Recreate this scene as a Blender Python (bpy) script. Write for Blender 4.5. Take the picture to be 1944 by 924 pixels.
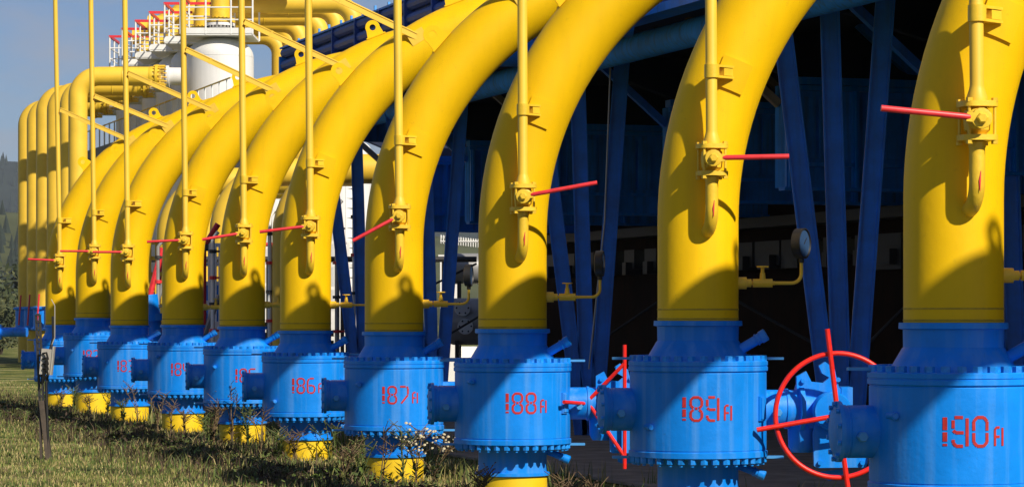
import bpy, bmesh, math, random
import numpy as np
from mathutils import Vector, Matrix
random.seed(7)
rng = np.random.default_rng(11)
PI = math.pi
scn = bpy.context.scene
for o in list(bpy.data.objects): bpy.data.objects.remove(o)

# ---------------------------------------------------------------- units: everything is laid out in pipe diameters, S metres each
S = 0.53            # one pipe diameter in metres
EYE = 2.83          # eye height in pipe diameters
HAZE = 0.00011
F = 5200.0          # focal length in pixels of the 1944 px wide photograph

# ---------------------------------------------------------------- camera
cd = bpy.data.cameras.new('camera'); cam = bpy.data.objects.new('camera', cd); scn.collection.objects.link(cam)
cam.location = (0, 0, EYE*S); cam.rotation_euler = (PI/2, 0, 0)
cd.sensor_width = 36; cd.lens = 36*F/1944; cd.shift_y = 138/1944
cd.clip_start = 0.5; cd.clip_end = 20000
scn.camera = cam

# ---------------------------------------------------------------- light
SUN_AZ, SUN_EL = math.radians(37.0), math.radians(37.0)      # azimuth to the right of straight behind the camera
to_sun = Vector((math.sin(SUN_AZ)*math.cos(SUN_EL), -math.cos(SUN_AZ)*math.cos(SUN_EL), math.sin(SUN_EL)))
ld = bpy.data.lights.new('sun', 'SUN'); sun = bpy.data.objects.new('sun', ld); scn.collection.objects.link(sun)
ld.energy = 4.6; ld.angle = math.radians(0.8); ld.color = (1.0, 0.91, 0.76)
sun.rotation_euler = to_sun.to_track_quat('Z', 'Y').to_euler(); sun.location = (20, -20, 40)
w = bpy.data.worlds.new('World'); scn.world = w; w.use_nodes = True
nt = w.node_tree; bg = nt.nodes['Background']
sky = nt.nodes.new('ShaderNodeTexSky'); sky.sky_type = 'NISHITA'; sky.sun_disc = False
sky.sun_elevation = SUN_EL; sky.sun_rotation = PI - SUN_AZ
sky.altitude = 300; sky.air_density = 1.0; sky.dust_density = 0.3; sky.ozone_density = 4.0
cn = nt.nodes.new('ShaderNodeTexNoise'); cn.inputs['Scale'].default_value = 26; cn.inputs['Detail'].default_value = 6; cn.inputs['Roughness'].default_value = .55
cm = nt.nodes.new('ShaderNodeMapping'); cm.inputs['Scale'].default_value = (1, 1, 2.6); ctc = nt.nodes.new('ShaderNodeTexCoord'); nt.links.new(ctc.outputs['Generated'], cm.inputs['Vector']); nt.links.new(cm.outputs[0], cn.inputs['Vector'])
cr = nt.nodes.new('ShaderNodeMapRange'); cr.inputs['From Min'].default_value = .42; cr.inputs['From Max'].default_value = .75; cr.inputs['To Max'].default_value = .55; nt.links.new(cn.outputs['Fac'], cr.inputs['Value'])
cx_ = nt.nodes.new('ShaderNodeMix'); cx_.data_type = 'RGBA'; nt.links.new(cr.outputs[0], cx_.inputs['Factor']); cx_.inputs['B'].default_value = (6.5, 6.2, 6.6, 1)
tint = nt.nodes.new('ShaderNodeMix'); tint.data_type = 'RGBA'; tint.blend_type = 'MULTIPLY'; tint.inputs['Factor'].default_value = 1; tint.inputs['B'].default_value = (.84, .90, 1.12, 1)
nt.links.new(sky.outputs[0], tint.inputs['A']); nt.links.new(tint.outputs['Result'], cx_.inputs['A'])
nt.links.new(cx_.outputs['Result'], bg.inputs[0]); bg.inputs[1].default_value = 0.052
scn.view_settings.view_transform = 'Standard'; scn.view_settings.look = 'None'
scn.view_settings.gamma = 1; scn.view_settings.exposure = 0.33
scn.render.engine = 'CYCLES'

# ---------------------------------------------------------------- materials
MATS = {}
def mat(name, col, rough=0.5, metal=0.0, var=0.12, scale=3.0, bump=0.0, bscale=40, streak=None, streak_amt=0.3, spec=0.5, coat=0.0, dirt=0.0, dirtcol=(0.05,0.04,0.03)):
    m = bpy.data.materials.new(name); m.use_nodes = True; n = m.node_tree.nodes; L = m.node_tree.links
    p = n['Principled BSDF']; p.inputs['Roughness'].default_value = rough; p.inputs['Metallic'].default_value = metal
    p.inputs['Specular IOR Level'].default_value = spec
    if coat: p.inputs['Coat Weight'].default_value = coat; p.inputs['Coat Roughness'].default_value = 0.25
    tc = n.new('ShaderNodeTexCoord')
    info = n.new('ShaderNodeObjectInfo')
    mp = n.new('ShaderNodeVectorMath'); mp.operation = 'ADD'
    sc = n.new('ShaderNodeVectorMath'); sc.operation = 'SCALE'; sc.inputs['Scale'].default_value = 0.37
    L.new(info.outputs['Location'], sc.inputs[0]); L.new(tc.outputs['Object'], mp.inputs[0]); L.new(sc.outputs[0], mp.inputs[1])
    nz = n.new('ShaderNodeTexNoise'); nz.inputs['Scale'].default_value = scale; nz.inputs['Detail'].default_value = 5; nz.inputs['Roughness'].default_value = .6
    L.new(mp.outputs[0], nz.inputs['Vector'])
    mr = n.new('ShaderNodeMapRange'); mr.inputs['From Min'].default_value = .3; mr.inputs['From Max'].default_value = .7
    mr.inputs['To Min'].default_value = 1-var; mr.inputs['To Max'].default_value = 1+var
    L.new(nz.outputs['Fac'], mr.inputs['Value'])
    mul = n.new('ShaderNodeVectorMath'); mul.operation = 'SCALE'; mul.inputs[0].default_value = col
    rn = n.new('ShaderNodeMapRange'); rn.inputs['To Min'].default_value = .93; rn.inputs['To Max'].default_value = 1.05; L.new(info.outputs['Random'], rn.inputs['Value'])
    rm = n.new('ShaderNodeMath'); rm.operation = 'MULTIPLY'; L.new(mr.outputs[0], rm.inputs[0]); L.new(rn.outputs[0], rm.inputs[1]); L.new(rm.outputs[0], mul.inputs['Scale'])
    out = mul.outputs[0]
    if streak:
        sm = n.new('ShaderNodeMapping'); sm.inputs['Scale'].default_value = (14, 14, 0.7); L.new(mp.outputs[0], sm.inputs['Vector'])
        n2 = n.new('ShaderNodeTexNoise'); n2.inputs['Scale'].default_value = 1.0; n2.inputs['Detail'].default_value = 4; L.new(sm.outputs[0], n2.inputs['Vector'])
        r2 = n.new('ShaderNodeMapRange'); r2.inputs['From Min'].default_value = .48; r2.inputs['From Max'].default_value = .75; r2.inputs['To Max'].default_value = streak_amt
        L.new(n2.outputs['Fac'], r2.inputs['Value'])
        mx = n.new('ShaderNodeMix'); mx.data_type = 'RGBA'; L.new(r2.outputs[0], mx.inputs['Factor']); L.new(out, mx.inputs['A']); mx.inputs['B'].default_value = (*streak, 1)
        out = mx.outputs['Result']
    if dirt:
        n3 = n.new('ShaderNodeTexNoise'); n3.inputs['Scale'].default_value = scale*9; n3.inputs['Detail'].default_value = 6; n3.inputs['Roughness'].default_value = .75; L.new(mp.outputs[0], n3.inputs['Vector'])
        r3 = n.new('ShaderNodeMapRange'); r3.inputs['From Min'].default_value = .60; r3.inputs['From Max'].default_value = .78; r3.inputs['To Max'].default_value = dirt; L.new(n3.outputs['Fac'], r3.inputs['Value'])
        mx = n.new('ShaderNodeMix'); mx.data_type = 'RGBA'; L.new(r3.outputs[0], mx.inputs['Factor']); L.new(out, mx.inputs['A']); mx.inputs['B'].default_value = (*dirtcol, 1)
        out = mx.outputs['Result']
    L.new(out, p.inputs['Base Color'])
    rr = n.new('ShaderNodeMapRange'); rr.inputs['To Min'].default_value = max(0, rough-.1); rr.inputs['To Max'].default_value = min(1, rough+.12); L.new(nz.outputs['Fac'], rr.inputs['Value']); L.new(rr.outputs[0], p.inputs['Roughness'])
    if bump:
        nb = n.new('ShaderNodeTexNoise'); nb.inputs['Scale'].default_value = bscale; nb.inputs['Detail'].default_value = 3; L.new(mp.outputs[0], nb.inputs['Vector'])
        b = n.new('ShaderNodeBump'); b.inputs['Strength'].default_value = bump; b.inputs['Distance'].default_value = .01; L.new(nb.outputs['Fac'], b.inputs['Height']); L.new(b.outputs[0], p.inputs['Normal'])
    MATS[name] = m; return m
YEL = mat('yellow_pipe_paint', (.83, .505, .002), rough=.5, var=.05, scale=2.2, bump=.10, bscale=22, dirt=.55, dirtcol=(.44,.25,.015), streak=(.66,.38,.005), streak_amt=.26, spec=.22)
YEV = mat('yellow_fitting_paint', (.80, .52, .03), rough=.45, var=.10, scale=9, bump=.15, bscale=60, dirt=.5, dirtcol=(.22,.12,.02))
YEF = mat('pale_yellow_paint_and_haze', (.80, .51, .04), rough=.5, var=.08, scale=2, dirt=.2, dirtcol=(.4,.25,.04))  # paler yellow holds the haze of the far pipes; vent risers share it
YEB = mat('bright_yellow_base_paint', (.85, .56, .008), rough=.6, var=.08, scale=6, dirt=.5, dirtcol=(.35,.22,.05))
BLU = mat('blue_valve_paint', (.002, .225, .80), rough=.42, var=.12, scale=4, bump=.18, bscale=30, streak=(.11,.33,.76), streak_amt=.65, spec=.3, dirt=.6, dirtcol=(.03,.09,.26))
BLC = mat('blue_bolt_paint', (.004, .23, .76), rough=.45, var=.30, scale=14, bump=.2, bscale=60, dirt=.7, dirtcol=(.09,.07,.07))
BLL = mat('light_blue_plate_paint', (.06, .30, .68), rough=.5, var=.10, scale=6, dirt=.3, dirtcol=(.05,.1,.2))
NAV = mat('dark_blue_steel_paint', (.006, .19, .78), rough=.42, var=.25, scale=3, bump=.1, streak=(.03,.08,.2), streak_amt=.4, dirt=.4, dirtcol=(.02,.03,.06))
NAP = mat('blue_sheet_panel_paint', (.03, .25, .78), spec=.15, rough=.7, var=.3, scale=1.5, streak=(.05,.08,.12), streak_amt=.6, dirt=.3)
NAD = mat('shade_dark_soffit', (.006, .012, .035), rough=.8, var=.3)  # shade under the deck put into a near-black base colour
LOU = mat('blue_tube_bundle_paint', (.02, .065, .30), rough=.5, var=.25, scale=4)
LEV = mat('red_lever_paint', (.72, .035, .045), rough=.4, var=.15, scale=20, dirt=.2, dirtcol=(.3,.02,.02))
SEAM = mat('weld_seam_paint', (.46, .29, .012), rough=.7, var=.3, scale=12)
RED = mat('red_handwheel_paint', (.78, .018, .010), rough=.4, var=.15, scale=14, dirt=.35, dirtcol=(.3,.01,.01))
NUM = mat('red_stencil_paint', (.46, .014, .012), rough=.6, var=.2, scale=30)
WHT = mat('white_vessel_paint', (.78, .77, .75), rough=.5, var=.05, scale=1.2, streak=(.5,.5,.48), streak_amt=.25)
WHR = mat('white_rail_paint', (.78, .78, .76), rough=.5, var=.08)
GRY = mat('grey_steel', (.34, .34, .34), rough=.4, metal=.3, var=.15, scale=3, dirt=.4)
GRD = mat('weathered_grey_concrete', (.22, .21, .19), rough=.85, var=.25, scale=2, streak=(.08,.07,.06), streak_amt=.7)
DRK = mat('dark_steel', (.03, .03, .032), rough=.6, var=.3)
BLK = mat('black_rubber', (.012, .012, .013), rough=.5, var=.2)
GLS = mat('gauge_glass', (.03, .07, .16), rough=.12, var=.1)
BRN = mat('rusty_cladding_shade_dark', (.020, .010, .006), spec=.1, rough=.95, var=.5, scale=1.4, streak=(.012,.008,.006), streak_amt=.8, dirt=.4, dirtcol=(.06,.03,.02))  # rusty brown, darkened so the colour itself holds the shade under the cooler
BOX = mat('grey_junction_box', (.36, .34, .30), rough=.6, var=.1, scale=10)
WOD = mat('weathered_post', (.085, .065, .05), rough=.9, var=.4, scale=12, streak=(.03,.025,.02), streak_amt=.8)
SOIL = mat('bare_soil_and_gravel', (.26, .23, .19), rough=.95, var=.35, scale=3, bump=.4, bscale=30, dirt=.6, dirtcol=(.07,.055,.035))
TAN = mat('tan_strut', (.30, .23, .14), rough=.5, metal=.2, var=.3)  # tan base colour for alternate struts
LEAF = mat('green_weed_leaf', (.085, .115, .028), rough=.7, var=.4, scale=4)
DRY = mat('dry_weed_stalk', (.15, .10, .05), rough=.8, var=.4, scale=4)
DKL = mat('dark_brown_seedhead', (.05, .03, .02), rough=.9, var=.4, scale=8)
FLW = mat('cream_flower_petals', (.56, .50, .34), rough=.7, var=.15, scale=8)
YFL = mat('yellow_flower_petals', (.75, .60, .04), rough=.7, var=.15, scale=8)

# ---------------------------------------------------------------- mesh helpers
def V(*a): return Vector(a)
class MB:
    def __init__(s): s.v = []; s.f = []; s.m = []
    def add(s, verts, faces, mi=0):
        b = len(s.v); s.v += [tuple(p) for p in verts]; s.f += [tuple(i+b for i in f) for f in faces]; s.m += [mi]*len(faces)
    def box(s, c, size, ax=None, mi=0, bev=0):
        ax = ax or (V(1,0,0), V(0,1,0), V(0,0,1)); c = Vector(c); h = [d/2 for d in size]
        P = [c + ax[0]*(i*h[0]) + ax[1]*(j*h[1]) + ax[2]*(k*h[2]) for i in (-1,1) for j in (-1,1) for k in (-1,1)]
        s.add(P, [(0,1,3,2),(4,6,7,5),(0,4,5,1),(2,3,7,6),(0,2,6,4),(1,5,7,3)], mi)
    def bar(s, a, b, wd, th, up=V(0,0,1), mi=0):
        a, b = Vector(a), Vector(b); d = (b-a).normalized()
        if abs(d.dot(up)) > .98: up = V(0,1,0)
        x = d.cross(up).normalized(); z = x.cross(d).normalized()
        s.box((a+b)/2, ((b-a).length, wd, th), (d, x, z), mi)
    def tube(s, path, r, n=16, caps=True, mi=0, ring=False):
        path = [Vector(p) for p in path]; N = len(path)
        rs = r if isinstance(r, (list, tuple)) else [r]*N
        T = []
        for i in range(N):
            a = path[(i-1) % N] if ring else path[max(i-1, 0)]; b = path[(i+1) % N] if ring else path[min(i+1, N-1)]
            T.append((b-a).normalized())
        up = V(0,0,1) if abs(T[0].z) < .9 else V(0,-1,0)
        x = T[0].cross(up).normalized(); P = []
        for i in range(N):
            x = (x - T[i]*x.dot(T[i])).normalized(); y = T[i].cross(x)
            for k in range(n):
                a = 2*PI*k/n; P.append(path[i] + (x*math.cos(a) + y*math.sin(a))*rs[i])
        Fc = []
        M = N if ring else N-1
        for i in range(M):
            j = (i+1) % N
            for k in range(n): Fc.append((i*n+k, i*n+(k+1) % n, j*n+(k+1) % n, j*n+k))
        if caps and not ring: Fc += [tuple(range(n))[::-1], tuple((N-1)*n+k for k in range(n))]
        s.add(P, Fc, mi)
    def lathe(s, prof, n=48, c=V(0,0,0), ax=V(0,0,1), mi=0, caps=True):
        ax = Vector(ax).normalized(); up = V(0,0,1) if abs(ax.z) < .9 else V(0,1,0)
        x = up.cross(ax).normalized(); y = ax.cross(x); P = []; c = Vector(c)
        for r, z in prof:
            for k in range(n):
                a = 2*PI*k/n; P.append(c + ax*z + (x*math.cos(a)+y*math.sin(a))*r)
        Fc = [(i*n+k, i*n+(k+1) % n, (i+1)*n+(k+1) % n, (i+1)*n+k) for i in range(len(prof)-1) for k in range(n)]
        if caps: Fc += [tuple(range(n))[::-1], tuple((len(prof)-1)*n+k for k in range(n))]
        s.add(P, Fc, mi)
    def plate(s, pts, c, ex, ey, th, mi=0, hole=None):
        """outline pts (2D) extruded along ex x ey; optional round hole with as many points as the outline"""
        c = Vector(c); ez = ex.cross(ey).normalized(); n = len(pts)
        f0 = [c + ex*p[0] + ey*p[1] - ez*th/2 for p in pts]; f1 = [p + ez*th for p in f0]
        if hole:
            g0 = [c + ex*p[0] + ey*p[1] - ez*th/2 for p in hole]; g1 = [p + ez*th for p in g0]
            Fc = []
            for k in range(n):
                q = (k+1) % n
                Fc += [(k, 2*n+k, 2*n+q, q), (n+k, n+q, 3*n+q, 3*n+k), (k, q, n+q, n+k), (2*n+k, 3*n+k, 3*n+q, 2*n+q)]
            s.add(f0+f1+g0+g1, Fc, mi)
        else:
            s.add(f0+f1, [tuple(range(n))[::-1], tuple(range(n, 2*n))] + [(k, (k+1) % n, n+(k+1) % n, n+k) for k in range(n)], mi)
    def mesh(s, name, mats, sharp=35):
        me = bpy.data.meshes.new(name)
        me.from_pydata([(a*S, b*S, c*S) for a, b, c in s.v], [], s.f)
        if not isinstance(mats, (list, tuple)): mats = [mats]
        for m in mats: me.materials.append(m)
        me.polygons.foreach_set('material_index', s.m)
        bm = bmesh.new(); bm.from_mesh(me); bmesh.ops.recalc_face_normals(bm, faces=bm.faces); bm.to_mesh(me); bm.free()
        me.shade_smooth(); me.set_sharp_from_angle(angle=math.radians(sharp)); me.update()
        return me
    def build(s, name, mats, parent=None, loc=None, sharp=35):
        return link(name, s.mesh(name, mats, sharp), parent, loc)
def link(name, me, parent=None, loc=None, rot=None):
    o = bpy.data.objects.new(name, me); scn.collection.objects.link(o)
    if parent: o.parent = parent
    if loc is not None: o.location = Vector(loc)*S
    if rot is not None: o.rotation_euler = rot
    return o
def tag(o, label=None, cat=None, group=None, kind=None):
    for k, v in (('label', label), ('category', cat), ('group', group), ('kind', kind)):
        if v: o[k] = v
    return o
def thing(name, label, cat, loc=(0,0,0), group=None, rz=0):
    o = bpy.data.objects.new(name, None); scn.collection.objects.link(o); o.location = Vector(loc)*S; o.rotation_euler = (0,0,rz)
    o.empty_display_size = .2
    return tag(o, label, cat, group)
def W(px, py, Z):  # a photo direction at depth Z -> world point in diameters
    return V((px-972)*Z/F, Z, EYE + (600-py)*Z/F)
PHI = math.radians(4)
U = V(math.cos(PHI), math.sin(PHI), 0)            # direction the bends run
ROWA = math.radians(18.4)
R_U = V(math.cos(ROWA), math.sin(ROWA), 0)        # across the row
R_D = V(-math.sin(ROWA), math.cos(ROWA), 0)       # along the row, away
R_0 = V(4.43, 27.5, 0)
def ROW(s_, o_, h): return R_0 + R_D*s_ + R_U*o_ + V(0,0,EYE+h)
FV = V(math.sin(PHI), -math.cos(PHI), 0)          # normal of the bend plane, to the viewer

# ---------------------------------------------------------------- the row of pipes: number, centre px, width px, weld y px, vent valve height, vent lean
UNITS = [ # num, cx, w, weld y, hv, lever end (dx,dy in px), number x start
 (191, 2545, 246, 612, 1.85, None, None, None),
 (190, 1810, 188.6, 614, 1.92, (1670,220), -.106, 1853),
 (189, 1325, 153.4, 610, 1.90, (1490,306), -.19, 1350),
 (188,  973, 129.8, 625, 1.71, (1130,353), -.10, 992),
 (187,  748, 110.9, 630, 1.68, (673,460), -.20, 758),
 (186,  580, 96.7, 628, 1.74, (497,443), -.26, 589),
 (185,  460, 86.4, 620, 1.80, (388,457), -.15, 463),
 (184,  347, 78.3, 617, 1.82, (283,461), -.28, 352),
 (183,  246, 71.5, 618, 1.68, (180,480), -.32, 243),
 (182,  177, 65.8, 604, 1.85, (118,478), -.29, 179),
 (181,  117, 60.8, 617, 1.72, (57,493), -.30, 114),
]
RB, H0 = 4.85, 1.17
def bend_pt(th): return U*(RB*(1-math.cos(th))) + V(0,0,EYE+H0+RB*math.sin(th))
def bend_out(th): return (U*(-math.cos(th)) + V(0,0,math.sin(th)))       # towards the outside of the bend
def bend_tan(th): return (U*math.sin(th) + V(0,0,math.cos(th)))

def circ(r, n, cx=0, cy=0): return [(cx+r*math.cos(2*PI*k/n), cy+r*math.sin(2*PI*k/n)) for k in range(n)]
def lug_mesh():
    m = MB(); n = 32; out = []
    for k in range(n):                       # outline: rounded head on a widening foot
        a = 2*PI*k/n; x, y = .16*math.cos(a), .20+.16*math.sin(a)
        if math.sin(a) < -.25:
            x = .19*math.cos(a)/max(abs(math.cos(a)), abs(math.sin(a))*.72) if True else x
            x = max(-.19, min(.19, x)); y = .0
        out.append((x, y))
    m.plate(out, (0,0,0), V(1,0,0), V(0,0,1), .045, hole=circ(.068, n, 0, .20))
    m.box((0,0,-.005), (.44,.30,.03))
    return m.mesh('lifting_lug', YEL)
LUG = lug_mesh()
def hexbolt(r, h, stud=True):
    m = MB(); m.lathe([(r,0),(r,h*.8),(r*.85,h*.86)], 6)
    if stud: m.lathe([(r*.55,h*.8),(r*.5,h*1.25)], 8)
    return m
BOLT_UP = hexbolt(.052, .075, False).mesh('bolt', BLC, 20)
mb = MB(); mb.lathe([(.048,0),(.048,-.07),(.040,-.075)], 6); mb.lathe([(.024,-.06),(.022,-.10)], 8); BOLT_DN = mb.mesh('bolt', BLC, 20)
mb = hexbolt(.02, .035); BOLT_S = mb.mesh('bolt', YEV, 20)
mb = hexbolt(.028, .04, False); BOLT_C = mb.mesh('bolt', BLC, 20)

# valve meshes (origin at the weld)
b = MB(); b.lathe([(.48,.01),(.545,.01),(.55,-.05),(.505,-.06),(.502,-.235),(.515,-.25),(.61,-.41),(.66,-.478),(.845,-.478),(.862,-.49),(.862,-.535),(.852,-.54),(.852,-.55),(.862,-.555),(.862,-.60),
   (.838,-.615),(.838,-.62),(.845,-.63),(.845,-1.565),(.838,-1.57),(.838,-1.58),(.858,-1.59),(.858,-1.655),(.60,-1.66)], 72, caps=True)
V_BODY = b.mesh('body', BLU, 25)
b = MB(); b.lathe([(.55,-1.65),(.52,-1.70),(.50,-1.80),(.50,-2.07),(.545,-2.08),(.545,-2.12),(.50,-2.13)], 56); V_NECK = b.mesh('lower_neck', BLU, 30)
b = MB(); b.lathe([(.495,-2.125),(.505,-2.14),(.505,-3.6)], 56); V_BASE = b.mesh('base_pipe', YEB, 30)
b = MB(); b.lathe([(.17,.60),(.30,.62),(.295,.80),(.285,.82),(.262,.87),(.258,1.02),(.255,1.03),(.262,1.035),(.262,1.15),(.305,1.155),(.305,1.215),(.25,1.22),(.25,1.245),(.12,1.25)], 40); V_CAP = b
CAPA = math.radians(5)
CX = V(-math.cos(CAPA), -math.sin(CAPA), 0)
b = MB(); b.lathe([(.265,.60),(.265,1.08),(.258,1.085),(.258,1.10),(.268,1.105),(.268,1.15),(.305,1.155),(.305,1.20),(.25,1.205),(.20,1.235),(.05,1.24)], 40, c=V(0,0,-1.08), ax=CX); V_CAPM = b.mesh('side_cap', BLU, 30)
b = MB(); b.lathe([(.055,0),(.055,.06),(.045,.075)], 6); b.lathe([(.035,-.05),(.035,.0)], 10); PLUG = b.mesh('hex_plug', BLL, 25)
b = MB(); b.lathe([(.032,-.05),(.032,.13),(.028,.14)], 12); b.lathe([(.040,.07),(.040,.125)], 12); NUB = b.mesh('plug', BLU, 30)
b = MB(); b.lathe([(.062,-.1),(.062,.20),(.076,.205),(.076,.22),(.066,.225),(.066,.26),(.078,.265),(.078,.34),(.06,.35)], 16); BLEED = b.mesh('bleed_fitting', BLU, 30)
b = MB(); b.box((0,0,0), (.24,.16,.030)); TAB = b.mesh('tab', BLL)
b = MB(); b.box((0,0,0), (.17,.05,.30)); b.box((0,-.03,0), (.13,.02,.26)); NAMEP = b.mesh('access_plate', BLU)
# gear side
b = MB(); b.lathe([(.235,.60),(.235,1.08),(.25,1.085),(.25,1.12),(.235,1.125),(.235,1.24),(.315,1.245),(.315,1.30),(.22,1.305),(.22,1.5)], 40, c=V(0,0,-1.08), ax=-CX); GEARS = b.mesh('gear_stem', BLU, 30)
def gearbox():
    m = MB(); ex, ey = V(1,0,0), V(0,0,1)
    def pp(l): return [((x-1325)/153.4, -(y-610)/153.4) for x, y in l]
    m.plate(pp([(1512,812),(1512,714),(1530,704),(1540,724),(1562,726),(1574,716),(1560,708),(1554,694),(1566,686),(1584,700),(1592,734),(1604,744),(1604,812)]), V(0,.02,0), ex, ey, .12)
    m.plate(pp([(1543,882),(1541,820),(1547,798),(1570,790),(1610,790),(1636,800),(1645,820),(1644,878),(1640,885),(1548,886)]), V(0,-.10,0), ex, ey, .10)
    m.lathe([(.13,-1.62),(.17,-1.55),(.18,-1.30),(.14,-1.20)], 20, c=V(1.30,.12,0)); m.box(V(1.66,.32,-1.15), (.34,.5,.45)); m.box(V(1.84,.15,-.98), (.14,.4,.34))
    m.lathe([(.22,-.30),(.24,-.26),(.24,.05)], 28, c=V(1.64,.02,-1.10), ax=V(0,1,0))
    m.plate(pp([(1560,895),(1562,907),(1575,912),(1600,908),(1604,890)]), V(0,.1,0), ex, ey, .06)
    for x, y in ((1554,876),(1634,876),(1590,720),(1524,722),(1596,752)):
        m.lathe([(.030,.02),(.030,-.04)], 8, c=V((x-1325)/153.4,-.15 if y > 800 else -.04,-(y-610)/153.4), ax=V(0,1,0))
    return m.mesh('gearbox', BLU)
GBOX = gearbox()
def wheel_parts(par, loc):
    hub = V(1.66, -.55, -1.14)
    m = MB(); R = .755
    m.tube([hub + V(R*math.cos(a), 0, R*math.sin(a)) for a in np.linspace(0, 2*PI, 72, endpoint=False)], .031, 12, ring=True)
    o = m.build('handwheel', RED, par, loc)
    for a, l0, l1 in ((97,0.14,1.06),(190,.02,1.0),(-82,.14,1.06),(8,.02,1.0)):
        a = math.radians(a); d = V(math.cos(a), 0, math.sin(a)); m = MB(); m.tube([hub-V(0,.05,0)+d*l0, hub-V(0,.05,0)+d*l1], .031, 10); m.build('spoke', RED, o)
    m = MB(); m.lathe([(.09,-.12),(.10,-.10),(.10,.05),(.045,.06),(.045,.60)], 16, c=hub, ax=V(0,1,0)); m.build('hub', BLU, o)
def star_handle(par, loc):
    hub = V(1.09,-.10,-1.05); m = MB()
    m.tube([V(1.63,-.25,-.22), V(1.63,-.25,-2.02)], .028, 10); o = m.build('bar_handle', RED, par, loc)
    for a, e in ((hub, V(1.62,-.25,-.50)), (hub, V(1.62,-.25,-1.83)), (V(.74,-.62,-1.04), V(1.24,.2,-1.10))):
        m = MB(); m.tube([a, e], .028, 10); m.build('spoke', RED, o)
b = MB(); b.lathe([(.13,-.04),(.17,-.02),(.17,.02),(.13,.04)], 24, c=V(1.16,.1,-1.58), ax=V(.1,1,0)); DISC = None

# stencilled numbers ------------------------------------------------------------
G = .07
def _seg(a, b): return (a, b)
DG = {
 '1': [((.5,1),(.5,.56)), ((.5,.48),(.5,.16)), ((.5,.08),(.5,.0))],
 '0': [((.25,1),(.75,1)),((.75,1),(1,.86)),((1,.86),(1,.54)),((1,.46),(1,.14)),((1,.14),(.75,0)),((.75,0),(.25,0)),((.25,0),(0,.14)),((0,.14),(0,.46)),((0,.54),(0,.86)),((0,.86),(.25,1))],
 '8': [((.25,1),(.75,1)),((.75,1),(1,.88)),((1,.88),(1,.64)),((1,.64),(.75,.53)),((.62,.52),(.38,.52)),((.25,.53),(0,.64)),((0,.64),(0,.88)),((0,.88),(.25,1)),((.75,.47),(1,.36)),((1,.36),(1,.12)),((1,.12),(.75,0)),((.75,0),(.25,0)),((.25,0),(0,.12)),((0,.12),(0,.36)),((0,.36),(.25,.47))],
 '9': [((.1,1),(.7,1)),((1,.97),(1,.0)),((0,.9),(0,.62)),((0,.55),(.18,.47)),((.18,.47),(.75,.47)),((0,.22),(.0,.12)),((.0,.12),(.2,.0)),((.2,.0),(.7,.0))],
 '7': [((0,1),(.72,1)),((.84,1),(1,.92)),((1,.90),(1,.55)),((1,.50),(.15,0))],
 '6': [((.3,1),(.9,1)),((.2,.97),(0,.80)),((0,.80),(0,.12)),((0,.12),(.2,0)),((.3,0),(.75,0)),((.75,0),(1,.14)),((1,.14),(1,.40)),((1,.40),(.75,.52)),((.70,.52),(.2,.52))],
 '5': [((1,1),(.12,1)),((0,.97),(0,.56)),((.1,.53),(.75,.53)),((.75,.53),(1,.40)),((1,.36),(1,.14)),((1,.14),(.75,0)),((.65,0),(.05,0))],
 '4': [((0,1),(0,.5)),((.1,.42),(1,.42)),((1,1),(1,.5)),((1,.36),(1,0))],
 '3': [((0,1),(.75,1)),((.75,1),(1,.88)),((1,.86),(1,.62)),((.9,.53),(.3,.53)),((1,.44),(1,.12)),((.75,0),(0,0))],
 '2': [((0,.86),(.25,1)),((.25,1),(.75,1)),((.75,1),(1,.86)),((1,.84),(1,.62)),((1,.56),(0,.12)),((0,0),(1,0))],
 'A': [((0,0),(0,.88)),((0,.88),(.2,1)),((.2,1),(.6,1)),((.1,.5),(.62,.5)),((1,.98),(1,0))],
}
def number_mesh(txt):
    m = MB(); r = .8490; t = .024
    def strip(p, q, tt):
        p, q = V(*p, 0), V(*q, 0); d = (q-p); L = d.length; d.normalize(); nn = V(-d.y, d.x, 0)*tt/2; n = max(1, int(L/.03))
        P = []; 
        for i in range(n+1):
            c = p + d*(L*i/n)
            for s_ in (-1, 1):
                e = c + nn*s_
                for rr in (r-.003, r+.0014):
                    a = e.x/r; P.append((rr*math.sin(a), -rr*math.cos(a), e.y))
        Fc = []
        for i in range(n):
            k = i*4
            Fc += [(k+1,k+3,k+7,k+5),(k,k+4,k+6,k+2),(k,k+1,k+5,k+4),(k+2,k+6,k+7,k+3)]
        Fc += [(0,2,3,1),(n*4,n*4+1,n*4+3,n*4+2)]
        m.add(P, Fc)
    H = .28
    x = 0
    for i, ch in enumerate(txt):
        if ch == 'A': wd, hh, x, tt = .085, .18, .525, .024
        else: wd, hh, tt = .135, H, .031
        if i == 1: x = .105
        if i == 2: x = .305
        if i == 0: wd = .05; tt = .044
        for a, e in DG[ch]:
            strip((x+a[0]*wd, a[1]*hh-.14), (x+e[0]*wd, e[1]*hh-.14), tt)
    return m.mesh('painted_number', NUM, 60)

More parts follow.
